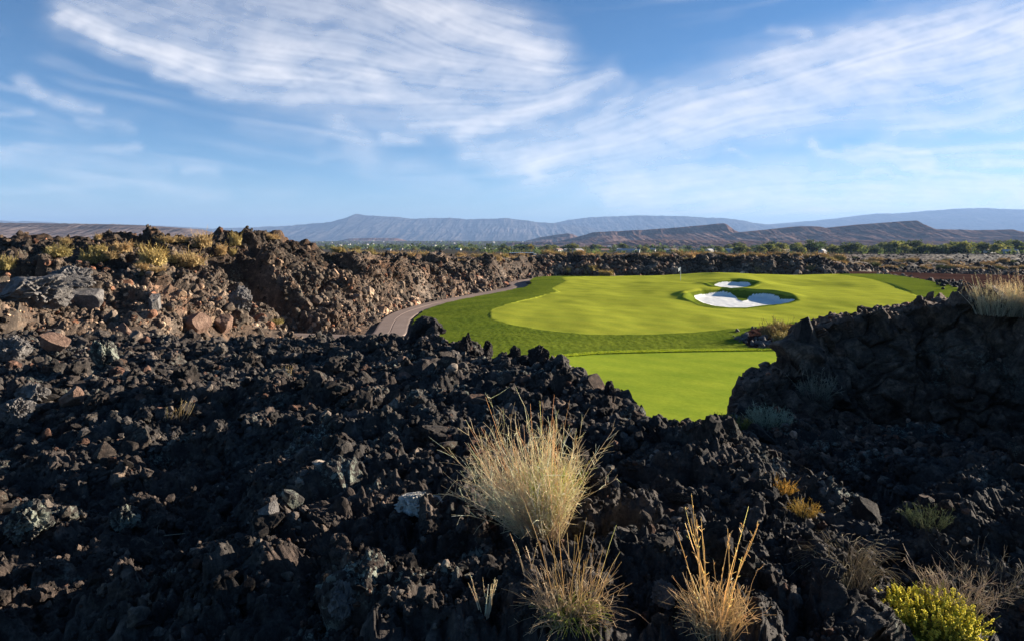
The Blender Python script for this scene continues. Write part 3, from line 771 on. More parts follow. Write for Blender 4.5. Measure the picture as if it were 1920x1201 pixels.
def rand_rots(n, r):
    q = r.normal(size=(n, 4)); q /= np.linalg.norm(q, axis=1, keepdims=True); w_, x, y, z = q.T
    return np.stack([np.stack([1 - 2 * (y * y + z * z), 2 * (x * y - z * w_), 2 * (x * z + y * w_)], -1),
                     np.stack([2 * (x * y + z * w_), 1 - 2 * (x * x + z * z), 2 * (y * z - x * w_)], -1),
                     np.stack([2 * (x * z - y * w_), 2 * (y * z + x * w_), 1 - 2 * (x * x + y * y)], -1)], 1)

def merge_rocks(pos, size, lod, tint, r):
    Vs, Fs, Ts = [], [], []; off = 0
    R = rand_rots(len(pos), r); ty = r.integers(0, 10, len(pos))
    for s in (1, 2, 3, 4):
        for k in range(10):
            m = np.where((lod == s) & (ty == k))[0]
            if not len(m): continue
            v, f = LIB[s][k]
            vv = np.einsum('nij,vj->nvi', R[m], v) * size[m][:, None, None] + pos[m][:, None]
            Vs.append(vv.reshape(-1, 3)); Ts.append(np.repeat(tint[m], len(v), 0))
            Fs.append((f[None] + (off + np.arange(len(m)) * len(v))[:, None, None]).reshape(-1, 3)); off += len(m) * len(v)
    return np.vstack(Vs), np.vstack(Fs), np.vstack(Ts)

def rock_tint(n, r, bright=1.0, redp=.12, palep=.09):
    b = r.lognormal(-.1, .32, n) * bright
    c = np.repeat(b[:, None], 3, 1)
    k = r.random(n)
    c[k < redp] *= np.array([1.9, 1.25, 1.0]); c[k > 1 - palep] *= np.array([2.8, 2.65, 2.4])
    return c

def on_grid(GV, us_, u, rowf):
    j = np.clip(np.searchsorted(us_, u), 0, GV.shape[1] - 1); i = np.clip(rowf.astype(int), 0, GV.shape[0] - 1)
    return GV[i, j]

def ground_near(u, v):
    """nearest visible point of the near ground under photo pixel (u, v)"""
    j = np.argmin(np.abs(us - u)); c = NEARV[:, j]
    vv_ = HV - c[:, 2] / c[:, 1] * F
    ok = np.where(vv_ <= v)[0]; i = ok[0] if len(ok) else len(c) - 1
    return c[i].copy()
# --- near rubble
r = np.random.default_rng(3)
N = 150000
jr = np.concatenate([[0], np.cumsum(ALLOT)])
wts = np.array([.02, .16, .17, .18, .20, .17, .07, .03])
seg = r.choice(8, N, p=wts / wts.sum())
rowf = jr[seg] + r.random(N) * np.array(ALLOT)[seg]
uu = r.uniform(-250, 2200, N)
pos = on_grid(NEARV, us, uu, rowf).copy()
px = r.lognormal(1.12, .68, N)                                    # size in photo pixels
size = np.clip(px / F * pos[:, 1], .008, .36)
dens = fbm2(pos[:, 0] * .8, pos[:, 1] * .8, 5, 3)
ccl = on_grid(cl, us, uu, rowf)
keep = r.random(N) < (.95 - .5 * ccl) * smooth(-.5, .0, dens)
# the sheer part of the cliff carries few loose stones
clf = (seg == 6) & (uu > 1390); keep &= ~clf | (r.random(N) < .3)
pos, size, uu, seg = pos[keep], size[keep], uu[keep], seg[keep]
size = np.where((seg == 6) & (uu > 1390), size * .5, size)
pos[:, 2] += size * .15
scr = size / pos[:, 1] * F
vis = (uu > -20) & (uu < 1940) & (seg >= 1) & (seg <= 5) & (pos[:, 1] > 4.0)
order = np.argsort(-np.where(vis, scr, 0))
big = order[:200]; rest = np.setdiff1d(np.arange(len(pos)), big)
lod = np.where(scr[rest] > 9, 3, np.where(scr[rest] > 3.2, 2, 1))
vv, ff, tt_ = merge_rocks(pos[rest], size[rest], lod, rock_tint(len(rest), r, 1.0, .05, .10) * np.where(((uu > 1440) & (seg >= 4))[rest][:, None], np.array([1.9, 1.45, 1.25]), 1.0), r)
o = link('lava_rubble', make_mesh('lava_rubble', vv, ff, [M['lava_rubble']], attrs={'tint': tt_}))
tag(o, 'loose black lava rubble strewn over the foreground', 'rubble', kind='stuff')

ROCKME = []
for k in range(10):
    v, f = LIB[4][k]; ROCKME.append(make_mesh('lava_rock', v, f, [M['lava_rock']]))
def zone(p, u):
    x, Y = p[0], p[1]
    v = HV - p[2] / Y * F
    if u > 1440: return ('black lava rock lying in the shaded gully below the right-hand cliff' if v < 960 else 'dark lava rock in the lower right corner beside the yellow bush')
    if v > 1010: return ('dark lava rock in the deep shade at the lower left edge' if u < 560 else 'rough lava rock near the dry grass clumps at the bottom edge')
    if v > 800: return ('lichen-spotted lava rock on the shaded slope left of the straw bush' if u < 800 else 'jagged lava rock on the black slope right of the straw bush')
    if v > 690: return ('dark lava rock on the rubble slope at the far left below the hill' if u < 480 else 'small lit lava rock on the black slope above the straw bush')
    return ('brown lava rock at the foot of the hillside on the left' if u < 520 else 'black clinker rock along the broken rim above the grass')
for n_, i in enumerate(big):
    o = link('lava_rock', ROCKME[int(r.integers(0, 10))])
    o.location = pos[i]; s_ = size[i]; o.scale = (s_ * r.uniform(.85, 1.15), s_ * r.uniform(.85, 1.15), s_ * r.uniform(.75, 1.1))
    o.rotation_euler = tuple(r.uniform(0, 2 * PI, 3))
    lab = zone(pos[i], uu[i]); tag(o, lab, 'rock', lab.replace('rock', 'rocks', 1))

# larger broken slabs lying among the rubble
for n_ in range(70):
    u_, v_ = r.uniform(0, 1560), r.uniform(700, 1180)
    if 860 < u_ < 1120 and v_ > 760: continue
    g_ = ground_near(u_, v_); s_ = float(np.clip(r.lognormal(2.75, .38), 10, 34)) / F * g_[1]
    o = link('lava_rock', ROCKME[int(r.choice([0, 2, 3, 5, 6, 8, 9]))]); o.location = (g_[0], g_[1], g_[2] + .10 * s_)
    o.scale = (s_ * r.uniform(1.0, 1.5), s_ * r.uniform(.8, 1.1), s_ * r.uniform(.4, .65)); o.rotation_euler = (r.normal(0, .45), r.normal(0, .45), r.uniform(0, 6.28))
    lab = zone(g_, u_); tag(o, lab, 'rock', lab.replace('rock', 'rocks', 1))

# --- mid rubble on hillside and walls
N = 80000
jr2 = np.concatenate([[0], np.cumsum(A2)])
w2 = np.array([.10, .30, .28, .2, .02, .03, .04, .03]); seg = r.choice(8, N, p=w2 / w2.sum())
rowf = jr2[seg] + r.random(N) * np.array(A2)[seg]; uu = r.uniform(-150, 2100, N)
pos = on_grid(MIDV, us2, uu, rowf).copy(); bj = np.clip(np.searchsorted(us2, uu), 0, nc2 - 1); bi = np.clip(rowf.astype(int), 0, nr2 - 1)
keep = ~(turf2[bi, bj] | (dp[bi, bj] < 2.0) | dirtm[bi, bj]) & ~((seg == 0) & (uu > 800))
pos, uu, seg = pos[keep], uu[keep], seg[keep]
px = r.lognormal(.66, .6, len(pos)) * np.where(seg <= 1, 1.25, 1.0) * np.where((seg == 3) | (seg == 4), .72, 1) * np.where(uu < 640, 1.2, 1)
size = np.clip(px / F * pos[:, 1], .06, .8); pos[:, 2] += size * .12
scr = size / pos[:, 1] * F
lod = np.where(scr > 10, 3, np.where(scr > 4, 2, 1))
tn = rock_tint(len(pos), r, 1.05, .08, .10)
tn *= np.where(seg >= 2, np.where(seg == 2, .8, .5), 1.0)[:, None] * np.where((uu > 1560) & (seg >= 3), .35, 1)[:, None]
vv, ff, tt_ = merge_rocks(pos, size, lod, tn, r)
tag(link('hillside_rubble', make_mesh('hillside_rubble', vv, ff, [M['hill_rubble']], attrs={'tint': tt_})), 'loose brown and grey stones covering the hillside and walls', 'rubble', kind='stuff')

# --- single boulders with a look of their own
def rock_mat(name, a, b, c, s=3.0, patch=None):
    t = NT(name); P = t.obj()
    n_a = t.noise(P, s, 6, .65, .3); n_b = t.noise(P, s * 5, 5, .7)
    c_ = t.ramp(n_a, [(.3, a), (.5, b), (.7, c)])
    c_ = t.mix(1.0, c_, t.ramp(n_b, [(.3, (.6, .6, .6)), (.7, (1.3, 1.3, 1.3))]), 'MULTIPLY')
    if patch:
        c_ = t.mix(t.ramp(t.noise(P, s * 1.6, 5, .7, .5), [(.48, (0, 0, 0)), (.55, (1, 1, 1))]), c_, patch)
    return t.finish(c_, .9, t.bump(n_b, .8, .1), .25)
M['red_rock'] = rock_mat('red_rock', (.11, .066, .048), (.19, .115, .082), (.29, .19, .135))
M['pale_rock'] = rock_mat('pale_rock', (.28, .26, .22), (.50, .46, .40), (.70, .66, .60))
M['grey_rock'] = rock_mat('grey_rock', (.085, .078, .075), (.15, .135, .125), (.24, .215, .195))
M['lichen_rock'] = rock_mat('lichen_rock', (.03, .027, .025), (.05, .045, .04), (.09, .08, .07), 3.0, (.21, .22, .175))
M['dark_rock'] = rock_mat('dark_rock', (.02, .018, .018), (.036, .03, .028), (.07, .057, .05))

def ground_mid(u, v):
    j = np.argmin(np.abs(us2 - u)); c = MIDV[:, j]; vv_ = HV - c[:, 2] / c[:, 1] * F
    run = np.minimum.accumulate(vv_); ok = np.where(run <= v)[0]; i = ok[0] if len(ok) else len(c) - 1
    return c[i].copy()
def boulder(u, v, wpx, hpx, seed, kind, mat, label, where='near', sub=5, depth=.8, name='boulder', rot=None, group=None):
    g_ = (ground_near if where == 'near' else ground_mid)(u, v + hpx * .5)
    Yd = g_[1]; sx = wpx / F * Yd / 2; sz = hpx / F * Yd / 2
    vtx, fcs = rock(sub, seed, kind)
    ext = np.abs(vtx).max(0); vtx = vtx / ext
    vtx = vtx * np.array([sx, max(sx, sz) * depth, sz * 1.15])
    o = link(name, make_mesh(name, vtx, fcs, [M[mat]]))
    o.location = (g_[0], Yd + max(sx, sz) * .25, g_[2] + sz * .82)
    o.rotation_euler = (0, 0, 0 if rot is None else rot)
    tag(o, label, 'boulder', group); return o
boulder(361, 607, 56, 40, 501, 'block', 'red_rock', 'big orange-lit red boulder, left of the two at the hill foot', 'mid')
boulder(410, 606, 44, 38, 502, 'block', 'red_rock', 'reddish boulder just right of the big orange one at the hill foot', 'mid')
boulder(431, 562, 50, 52, 503, 'clinker', 'grey_rock', 'rounded grey lava boulder with a smooth lit face on the hillside', 'mid')
boulder(285, 565, 22, 36, 504, 'block', 'grey_rock', 'upright grey slab with a lit flat face on the hillside', 'mid')
boulder(120, 520, 90, 50, 505, 'clinker', 'grey_rock', 'wide smooth grey lava mass on the left hillside', 'mid')
boulder(55, 545, 130, 66, 506, 'clinker', 'grey_rock', 'largest weathered lava mass at the left edge of the hillside', 'mid')
boulder(160, 555, 70, 52, 507, 'block', 'grey_rock', 'brown slabby rock leaning between the smooth lava masses', 'mid')
boulder(232, 619, 30, 30, 508, 'block', 'red_rock', 'small pinkish pointed boulder below the left hillside', 'mid')
boulder(95, 645, 62, 40, 509, 'block', 'red_rock', 'dark red boulder half in shade at the far left', 'near')
boulder(15, 655, 70, 56, 510, 'clinker', 'grey_rock', 'speckled grey boulder cut by the left edge', 'near')
boulder(190, 660, 62, 52, 511, 'clinker', 'lichen_rock', 'boulder crusted with pale green lichen on the left', 'near')
boulder(130, 745, 44, 40, 512, 'block', 'red_rock', 'dull red block in the shaded rubble on the left', 'near')
boulder(20, 770, 70, 60, 513, 'clinker', 'grey_rock', 'sunlit lumpy rock at the left edge above the shade', 'near')
boulder(60, 740, 60, 44, 514, 'clinker', 'grey_rock', 'tan-topped rock just above the lumpy one on the left', 'near')
boulder(535, 955, 46, 34, 515, 'block', 'grey_rock', 'flat-faced grey block lying in the black rubble', 'near')
boulder(570, 938, 44, 34, 516, 'block', 'lichen_rock', 'pale green lichen-covered rock beside the grey block', 'near')
boulder(785, 946, 96, 40, 517, 'clinker', 'pale_rock', 'white mineral-crusted rock left of the straw bush', 'near')
boulder(752, 672, 22, 20, 518, 'block', 'red_rock', 'small tan stone with a lit round face on the rim slope', 'near')
boulder(230, 975, 70, 50, 519, 'clinker', 'lichen_rock', 'dark rock with grey lichen patches on the shaded slope', 'near')
boulder(40, 985, 100, 80, 520, 'clinker', 'lichen_rock', 'lichen-blotched rock at the left edge in deep shade', 'near')
boulder(640, 1130, 60, 70, 521, 'clinker', 'grey_rock', 'knobbly brown lava lump catching sun at the bottom', 'near')
boulder(1250, 1115, 64, 50, 522, 'clinker', 'grey_rock', 'rough grey lava lump left of the tall grass tuft', 'near')
boulder(1640, 1020, 150, 60, 547, 'clinker', 'dark_rock', 'smooth dark slab with a pale ridge in the lower right gully', 'near')
boulder(1860, 560, 40, 40, 525, 'block', 'dark_rock', 'dark block among the pale grass on the right cliff top', 'near')
boulder(1505, 615, 34, 46, 526, 'block', 'dark_rock', 'black angular block standing on the left end of the cliff top', 'near')
boulder(1010, 668, 44, 46, 527, 'clinker', 'dark_rock', 'tall knobbly black spire on the rim before the rough grass', 'near')
boulder(965, 664, 26, 34, 528, 'clinker', 'dark_rock', 'narrow black spire on the rim left of the tall one', 'near')
boulder(1052, 690, 20, 34, 529, 'clinker', 'dark_rock', 'thin black pinnacle at the left corner of the mown lawn', 'near')
boulder(1142, 732, 24, 40, 530, 'clinker', 'dark_rock', 'black pinnacle on the rim against the bright mown lawn', 'near')
boulder(915, 652, 20, 36, 531, 'clinker', 'dark_rock', 'small black knob on the rim below the dark rough', 'near')
boulder(875, 645, 26, 44, 532, 'clinker', 'dark_rock', 'black lava knob on the rim right of the arched rock', 'near')
# arched rock on the rim: a curled lava tongue over a hole
def arch_rock():
    g_ = ground_near(800, 640); Yd = g_[1]; s_ = Yd / F
    line = np.array([(-20, -20), (-25, 5), (-18, 24), (0, 34), (20, 22), (36, 14)], float)
    line2 = np.array([(6, -24), (9, -6), (4, 10), (4, 28)], float)
    Vs, Fs, off = [], [], 0
    for ln, rad in ((line, [15, 10, 14, 14, 10, 3]), (line2, [18, 14, 12, 9])):
        cc = catmull(np.column_stack([ln[:, 0], 0 * ln[:, 0], ln[:, 1]]), 8); rd = np.interp(np.linspace(0, 1, len(cc)), np.linspace(0, 1, len(rad)), rad)
        tg = np.gradient(cc, axis=0); tg /= np.linalg.norm(tg, axis=1, keepdims=True); b = np.array([0, 1.0, 0]); nrm = np.cross(tg, b)
        ang = np.linspace(0, 2 * PI, 24, endpoint=False)
        ring = cc[:, None] + rd[:, None, None] * (np.cos(ang)[None, :, None] * nrm[:, None] + np.sin(ang)[None, :, None] * b[None, None])
        vv_ = ring.reshape(-1, 3); vv_ = vv_ + 5.0 * np.stack([perlin3(vv_ / 9 + k_ * 7, 70 + k_) for k_ in range(3)], -1) + 2.5 * np.stack([perlin3(vv_ / 3.5 + k_ * 7, 80 + k_) for k_ in range(3)], -1)
        n_, m_ = len(cc), 24
        i_ = np.arange(n_ - 1)[:, None] * m_ + np.arange(m_)[None]; j_ = np.arange(n_ - 1)[:, None] * m_ + (np.arange(m_)[None] + 1) % m_
        Vs.append(vv_); Fs.append(np.stack([i_, j_, j_ + m_, i_ + m_], -1).reshape(-1, 4) + off)
        capv = np.array([cc[0], cc[-1]]); Vs.append(capv); b0 = off + len(vv_)
        k_ = np.arange(m_)
        Fs.append(np.stack([np.full(m_, b0), off + (k_ + 1) % m_, off + k_, off + k_], -1)[:, :4]); 
        Fs.append(np.stack([np.full(m_, b0 + 1), off + (n_ - 1) * m_ + k_, off + (n_ - 1) * m_ + (k_ + 1) % m_, off + (n_ - 1) * m_ + (k_ + 1) % m_], -1))
        off += len(vv_) + 2
    tri = [f_[:, :3] if (f_[:, 2] == f_[:, 3]).all() else f_ for f_ in Fs]
    quads = np.vstack([f_ for f_ in tri if f_.shape[1] == 4]); tris = np.vstack([f_ for f_ in tri if f_.shape[1] == 3])
    o = link('arched_rock', make_mesh('arched_rock', np.vstack(Vs) * s_, [quads, tris], [M['dark_rock']]))
    o.location = (g_[0], Yd, g_[2] + 6 * s_); o.scale = (.95, .9, .85)
    tag(o, 'black arched lava rock with a hole and pointed beak on the rim', 'boulder')
arch_rock()

# stones edging the stony bed and the right end of the green
def stone_row(pts, n, smin, smax, label, group, jit, seed, mat='dark_rock'):
    r_ = np.random.default_rng(seed)
    ms = []
    for k in range(4):
        v_, f_ = rock(2, seed + k, 'block'); ms.append(make_mesh('edging_stone', v_, f_, [M[mat]]))
    for k in range(n):
        t_ = r_.random() * (len(pts) - 1); i_ = int(t_); f_ = t_ - i_
        u_ = pts[i_][0] * (1 - f_) + pts[i_ + 1][0] * f_ + r_.normal() * jit; v_ = pts[i_][1] * (1 - f_) + pts[i_ + 1][1] * f_ + r_.normal() * jit * .3
        Yd = ray_golf(u_, v_); x_ = (u_ - 960) / F * Yd; s_ = r_.uniform(smin, smax)
        o = link('edging_stone', ms[k % 4]); o.location = (x_, Yd, golf_z(np.array([x_]), np.array([Yd]))[0] + s_ * .3); o.scale = (s_, s_, s_); o.rotation_euler = tuple(r_.uniform(0, 6, 3))
        tag(o, label, 'stone', group)
stone_row([(1395, 640), (1397, 626), (1412, 617), (1440, 648), (1470, 653), (1405, 648), (1430, 640), (1460, 645)], 60, .15, .38, 'reddish stone in the stony bed beside the rough', 'stones of the stony bed', 8, 900, 'grey_rock')
stone_row([(1760, 540), (1775, 532), (1790, 528), (1800, 536), (1812, 540)], 34, .25, .6, 'dark stone in the heap at the right tip of the green', 'stones heaped at the right tip of the green', 10, 930)

# ================================================================== PLANTS
def tubes(P, R, sides=3):
    """P (n,k,3) polylines, R (n,k) radii -> vertices, quads"""
    n, k, _ = P.shape
    tg = np.gradient(P, axis=1); tg /= np.linalg.norm(tg, axis=2, keepdims=True) + 1e-9
    ref = np.where(np.abs(tg[..., 2:3]) > .9, np.array([1.0, 0, 0]), np.array([0, 0, 1.0]))
    a = np.cross(tg, ref); a /= np.linalg.norm(a, axis=2, keepdims=True) + 1e-9; b = np.cross(tg, a)
    an = np.arange(sides) * 2 * PI / sides
    V_ = P[:, :, None] + R[:, :, None, None] * (np.cos(an)[None, None, :, None] * a[:, :, None] + np.sin(an)[None, None, :, None] * b[:, :, None])
    base = (np.arange(n) * k * sides)[:, None, None] + (np.arange(k - 1) * sides)[None, :, None]
    s0 = np.arange(sides)[None, None]; s1 = (s0 + 1) % sides
    Fq_ = np.stack([base + s0, base + s1, base + sides + s1, base + sides + s0], -1).reshape(-1, 4)
    return V_.reshape(-1, 3), Fq_

def stems(n, h, base_r, lean, spread, curl, k, r_, droop=0.0, hvar=.35):
    """fan of curved stems from a root disc"""
    az = r_.uniform(0, 2 * PI, n); rad = base_r * np.sqrt(r_.random(n))
    b = np.stack([rad * np.cos(az), rad * np.sin(az), 0 * az], -1)
    out = spread * np.sqrt(r_.random(n)); d = np.stack([out * np.cos(az + r_.normal(0, .5, n)), out * np.sin(az + r_.normal(0, .5, n)), np.ones(n)], -1) + np.array(lean)
    d /= np.linalg.norm(d, axis=1, keepdims=True)
    L = h * (1 - hvar * r_.random(n)) * (1 - .25 * out)
    s_ = np.linspace(0, 1, k)
    P_ = b[:, None] + d[:, None] * (L[:, None] * s_[None])[..., None]
    w_ = r_.normal(0, curl, (n, 3)); P_ = P_ + w_[:, None] * (L[:, None] * s_[None] ** 2)[..., None]
    w2_ = r_.normal(0, curl * .6, (n, 3)); P_ = P_ + w2_[:, None] * (L[:, None] * np.sin(s_[None] * 5))[..., None] * .3
    P_[..., 2] -= droop * (L[:, None] * s_[None] ** 3)
    hd = d.copy(); hd[:, 2] = 0
    P_ = P_ + hd[:, None] * (droop * .8 * L[:, None] * s_[None] ** 3)[..., None]
    return P_, L

def twigs_on(P_, L, per, frac, r_, k=3, lo=.35, up=.5):
    n, kk, _ = P_.shape
    i = np.repeat(np.arange(n), per); t_ = lo + (1 - lo) * r_.random(len(i)); f_ = t_ * (kk - 1); a = np.clip(f_.astype(int), 0, kk - 2); w_ = (f_ - a)[:, None]
    p = P_[i, a] * (1 - w_) + P_[i, a + 1] * w_; tg = P_[i, a + 1] - P_[i, a]; tg /= np.linalg.norm(tg, axis=1, keepdims=True) + 1e-9
    d = tg + r_.normal(0, .75, (len(i), 3)) + np.array([0, 0, up * .4]); d /= np.linalg.norm(d, axis=1, keepdims=True)
    l = frac * L[i] * r_.uniform(.4, 1.1, len(i))
    s_ = np.linspace(0, 1, k)
    return p[:, None] + d[:, None] * (l[:, None] * s_[None])[..., None] + (r_.normal(0, .12, (len(i), 3)) * l[:, None])[:, None] * (s_[None] ** 2)[..., None], l

def tube_colors(n, k, sides, base, tip, r_, var=.18):
    s_ = np.linspace(0, 1, k)
    c = np.array(base)[None, None] * (1 - s_[None, :, None]) + np.array(tip)[None, None] * s_[None, :, None]
    c = c * r_.lognormal(0, var, (n, 1, 1)) * (1 + r_.normal(0, .02, (n, 1, 3)))
    return np.repeat(c[:, :, None], sides, 2).reshape(-1, 3)

def build_stems(name, parts, parent=None):
    Vs, Fs, Cs, off = [], [], [], 0
    for P_, R_, C_ in parts:
        v_, f_ = tubes(P_, R_); Vs.append(v_); Fs.append(f_ + off); Cs.append(C_); off += len(v_)
    return link(name, make_mesh(name, np.vstack(Vs), np.vstack(Fs), [M['plant']], attrs={'tint': np.clip(np.vstack(Cs), 0, 1)}), parent)

STRAW = ((.62, .54, .43), (.94, .79, .56)); GREY = ((.26, .23, .19), (.48, .42, .33)); GOLD = ((.5, .40, .22), (.88, .70, .38)); GREEN = ((.26, .32, .10), (.52, .58, .16)); YEL = ((.16, .18, .05), (.55, .52, .07))
def bush_part(n, h, base_r, lean, spread, curl, cols_, r_, rad=.0022, per=4, frac=.3, k=6, droop=0.0, hvar=.35, lo=.35):
    P_, L = stems(n, h, base_r, lean, spread, curl, k, r_, droop, hvar)
    R_ = rad * np.linspace(1.25, .45, k)[None] * np.ones((n, 1))
    out = [(P_, R_, tube_colors(n, k, 3, cols_[0], cols_[1], r_))]
    if per:
        Q, l = twigs_on(P_, L, per, frac, r_, lo=lo)
        out.append((Q, rad * np.linspace(.75, .35, 3)[None] * np.ones((len(Q), 1)), tube_colors(len(Q), 3, 3, cols_[1], np.array(cols_[1]) * 1.12, r_)))
    return out

def plant(name, u, v, label, cat, build, where='near', group=None, push=0.0, Y=None):
    g_ = (ground_near if where == 'near' else ground_mid)(u, v)
    o = empty(name, (g_[0], g_[1] + push, g_[2] - .02)); tag(o, label, cat, group)
    s_ = g_[1] / F                      # metres per photo pixel at that depth
    build(o, s_, np.random.default_rng(int(u * 7 + v))); return o

def b_straw(o, s_, r_):
    build_stems('dry_twig', bush_part(330, 240 * s_, 34 * s_, (-.30, -.05, 0), .74, .15, STRAW, r_, .0025, 10, .2, hvar=.55), o).name = 'dry_stems'
    build_stems('green_shoot', bush_part(90, 165 * s_, 20 * s_, (.22, -.05, 0), .35, .08, GREEN, r_, .002, 4, .25), o).name = 'green_shoots'
    build_stems('flower_stalk', bush_part(60, 265 * s_, 30 * s_, (-.12, 0, 0), .6, .07, (STRAW[0], (.80, .58, .34)), r_, .0026, 0), o).name = 'seed_stalks'
plant('straw_bush', 1015, 1010, 'big straw-coloured dry bush standing sunlit on black lava in the middle', 'bush', b_straw)
def b_clump(o, s_, r_):
    build_stems('dry_blades', bush_part(290, 120 * s_, 42 * s_, (0, 0, 0), .8, .28, ((.30, .25, .18), (.56, .45, .30)), r_, .0018, 2, .3, droop=.25), o)
    build_stems('tall_stalks', bush_part(20, 215 * s_, 30 * s_, (.1, 0, 0), .5, .08, GOLD, r_, .0024, 0), o)
    P_ = bush_part(160, 105 * s_, 20 * s_, (.1, -.6, 0), .6, .15, ((.20, .27, .06), (.50, .54, .13)), r_, .002, 0, droop=.3); build_stems('green_blades', P_, o)
plant('grass_clump', 1070, 1165, 'brown dry grass clump with green blades at the bottom centre', 'grass clump', b_clump)
def b_tuft(o, s_, r_):
    build_stems('dry_blades', bush_part(240, 120 * s_, 34 * s_, (0, 0, 0), .55, .18, ((.40, .33, .22), (.74, .58, .35)), r_, .0018, 2, .25, droop=.2), o)
    build_stems('tall_stalks', bush_part(18, 262 * s_, 22 * s_, (.05, 0, 0), .42, .06, GOLD, r_, .0034, 6, .05, hvar=.25), o)
plant('grass_tuft', 1345, 1190, 'golden grass tuft with tall bent stalks, right of bottom centre', 'grass clump', b_tuft)
def b_droop(o, s_, r_):
    build_stems('drooping_stems', bush_part(260, 150 * s_, 40 * s_, (-.05, -.1, 0), .55, .10, (GREY[0], (.50, .40, .27)), r_, .0017, 0, droop=.5), o)
plant('drooping_grass', 1570, 1085, 'grey grass tuft with drooping tips beside the sunlit lava edge', 'grass clump', b_droop)
def b_yellow(o, s_, r_):
    P_, L = stems(360, 96 * s_, 52 * s_, (0, 0, 0), .75, .08, 5, r_, 0, .25)
    st = [(P_, .0022 * np.linspace(1.3, .6, 5)[None] * np.ones((len(P_), 1)), tube_colors(len(P_), 5, 3, (.10, .12, .04), (.26, .28, .05), r_))]
    Q, l = twigs_on(P_, L, 5, .22, r_); st.append((Q, .0018 * np.ones((len(Q), 3)), tube_colors(len(Q), 3, 3, (.22, .26, .05), (.40, .42, .06), r_)))
    build_stems('green_stems', st, o)
    B, l2 = twigs_on(P_, L, 26, .10, r_, lo=.86); B = B[:, :2]
    build_stems('yellow_blooms', [(B, .0042 * np.ones((len(B), 2)), tube_colors(len(B), 2, 3, (.64, .61, .10), (.82, .75, .16), r_))], o)
plant('flowering_bush', 1735, 1203, 'rounded bush with bright yellow blooms in the lower right corner', 'bush', b_yellow)
def b_greytwig(o, s_, r_):
    build_stems('dry_stems', bush_part(100, 92 * s_, 44 * s_, (0, 0, 0), .7, .2, GREY, r_, .0018, 5, .3, droop=.2), o)
plant('dry_bush', 1770, 1140, 'tangle of grey dead twigs behind the yellow-flowered bush', 'bush', b_greytwig)
plant('dry_bush', 1850, 1120, 'thin grey dry bush at the right of the yellow-flowered bush', 'bush', b_greytwig)
def b_stalks(n, h, c, lean=(0, 0, 0)):
    def f(o, s_, r_): build_stems('dry_stalks', bush_part(n, h * s_, 9 * s_, lean, .35, .08, c, r_, .003 * max(1, s_ / .0045), 5, .06, hvar=.4, lo=.5), o)
    return f
plant('grass_stalks', 915, 1150, 'few pale seed stalks left of the brown grass clump', 'grass', b_stalks(16, 95, STRAW))
plant('grass_stalks', 990, 1080, 'single pair of pale stalks just below the straw bush', 'grass', b_stalks(4, 120, STRAW))
plant('grass_stalks', 340, 785, 'short cream stalks alone on the black slope at left', 'grass', b_stalks(12, 46, ((.4, .34, .22), (.6, .5, .3)), (.3, 0, 0)))
plant('grass_stalks', 318, 790, 'stubby cream stalks left of the short cream ones', 'grass', b_stalks(8, 34, ((.4, .34, .22), (.6, .5, .3)), (.2, 0, 0)))
plant('grass_stalks', 540, 705, 'tiny pale stalks on the rubble slope above the short cream ones', 'grass', b_stalks(10, 26, ((.4, .34, .22), (.55, .46, .28))))
def b_goldlow(o, s_, r_):
    build_stems('dry_blades', bush_part(120, 30 * s_, 20 * s_, (0, 0, 0), .9, .2, ((.32, .24, .09), (.62, .47, .16)), r_, .002, 3, .3), o)
plant('golden_grass', 1462, 920, 'small orange-gold grass patch on the lava edge, upper one', 'grass', b_goldlow)
plant('golden_grass', 1502, 965, 'small orange-gold grass patch on the lava edge, lower one', 'grass', b_goldlow)
def b_sage(n, h, c, br=30):
    def f(o, s_, r_):
        P_ = bush_part(n, h * s_, br * s_, (0, -.1, 0), .85, .12, c, r_, .0022 * max(1, s_ / .0055), 8, .22)
        build_stems('grey_stems', P_, o)
    return f
plant('sage_bush', 1440, 800, 'pale green sage bush at the foot of the right cliff', 'bush', b_sage(170, 44, ((.22, .23, .17), (.46, .48, .34))))
plant('cliff_bush', 1515, 745, 'grey wispy bush clinging to the face of the right cliff', 'bush', b_sage(90, 52, ((.28, .24, .2), (.50, .44, .34)), 22))
plant('sage_bush', 1765, 985, 'dim sage bush in the shaded gully below the cliff', 'bush', b_sage(90, 40, ((.12, .13, .08), (.24, .26, .14))))
plant('sage_bush', 1370, 800, 'low green weed in the gap at the foot of the cliff', 'bush', b_sage(90, 26, ((.12, .14, .05), (.26, .28, .08))))
plant('sage_bush', 1280, 792, 'dark thin weeds on the rim before the mown lawn', 'bush', b_sage(60, 24, ((.10, .10, .06), (.2, .18, .08))))
def b_pale(n, h, br):
    def f(o, s_, r_):
        build_stems('pale_stems', bush_part(n, h * s_, br * s_, (.05, 0, 0), .5, .08, ((.50, .46, .36), (.84, .74, .52)), r_, .0036, 5, .22), o)
        build_stems('seed_stalks', bush_part(40, h * 1.45 * s_, br * s_, (0, 0, 0), .35, .05, ((.6, .5, .38), (.86, .70, .50)), r_, .0045, 6, .05, lo=.7), o)
    return f
plant('pale_bush', 1850, 590, 'large pale dry bush with upright stalks on the cliff top, left one', 'bush', b_pale(260, 60, 34))
plant('pale_bush', 1905, 595, 'pale dry bush with upright stalks cut by the right edge', 'bush', b_pale(240, 68, 34))
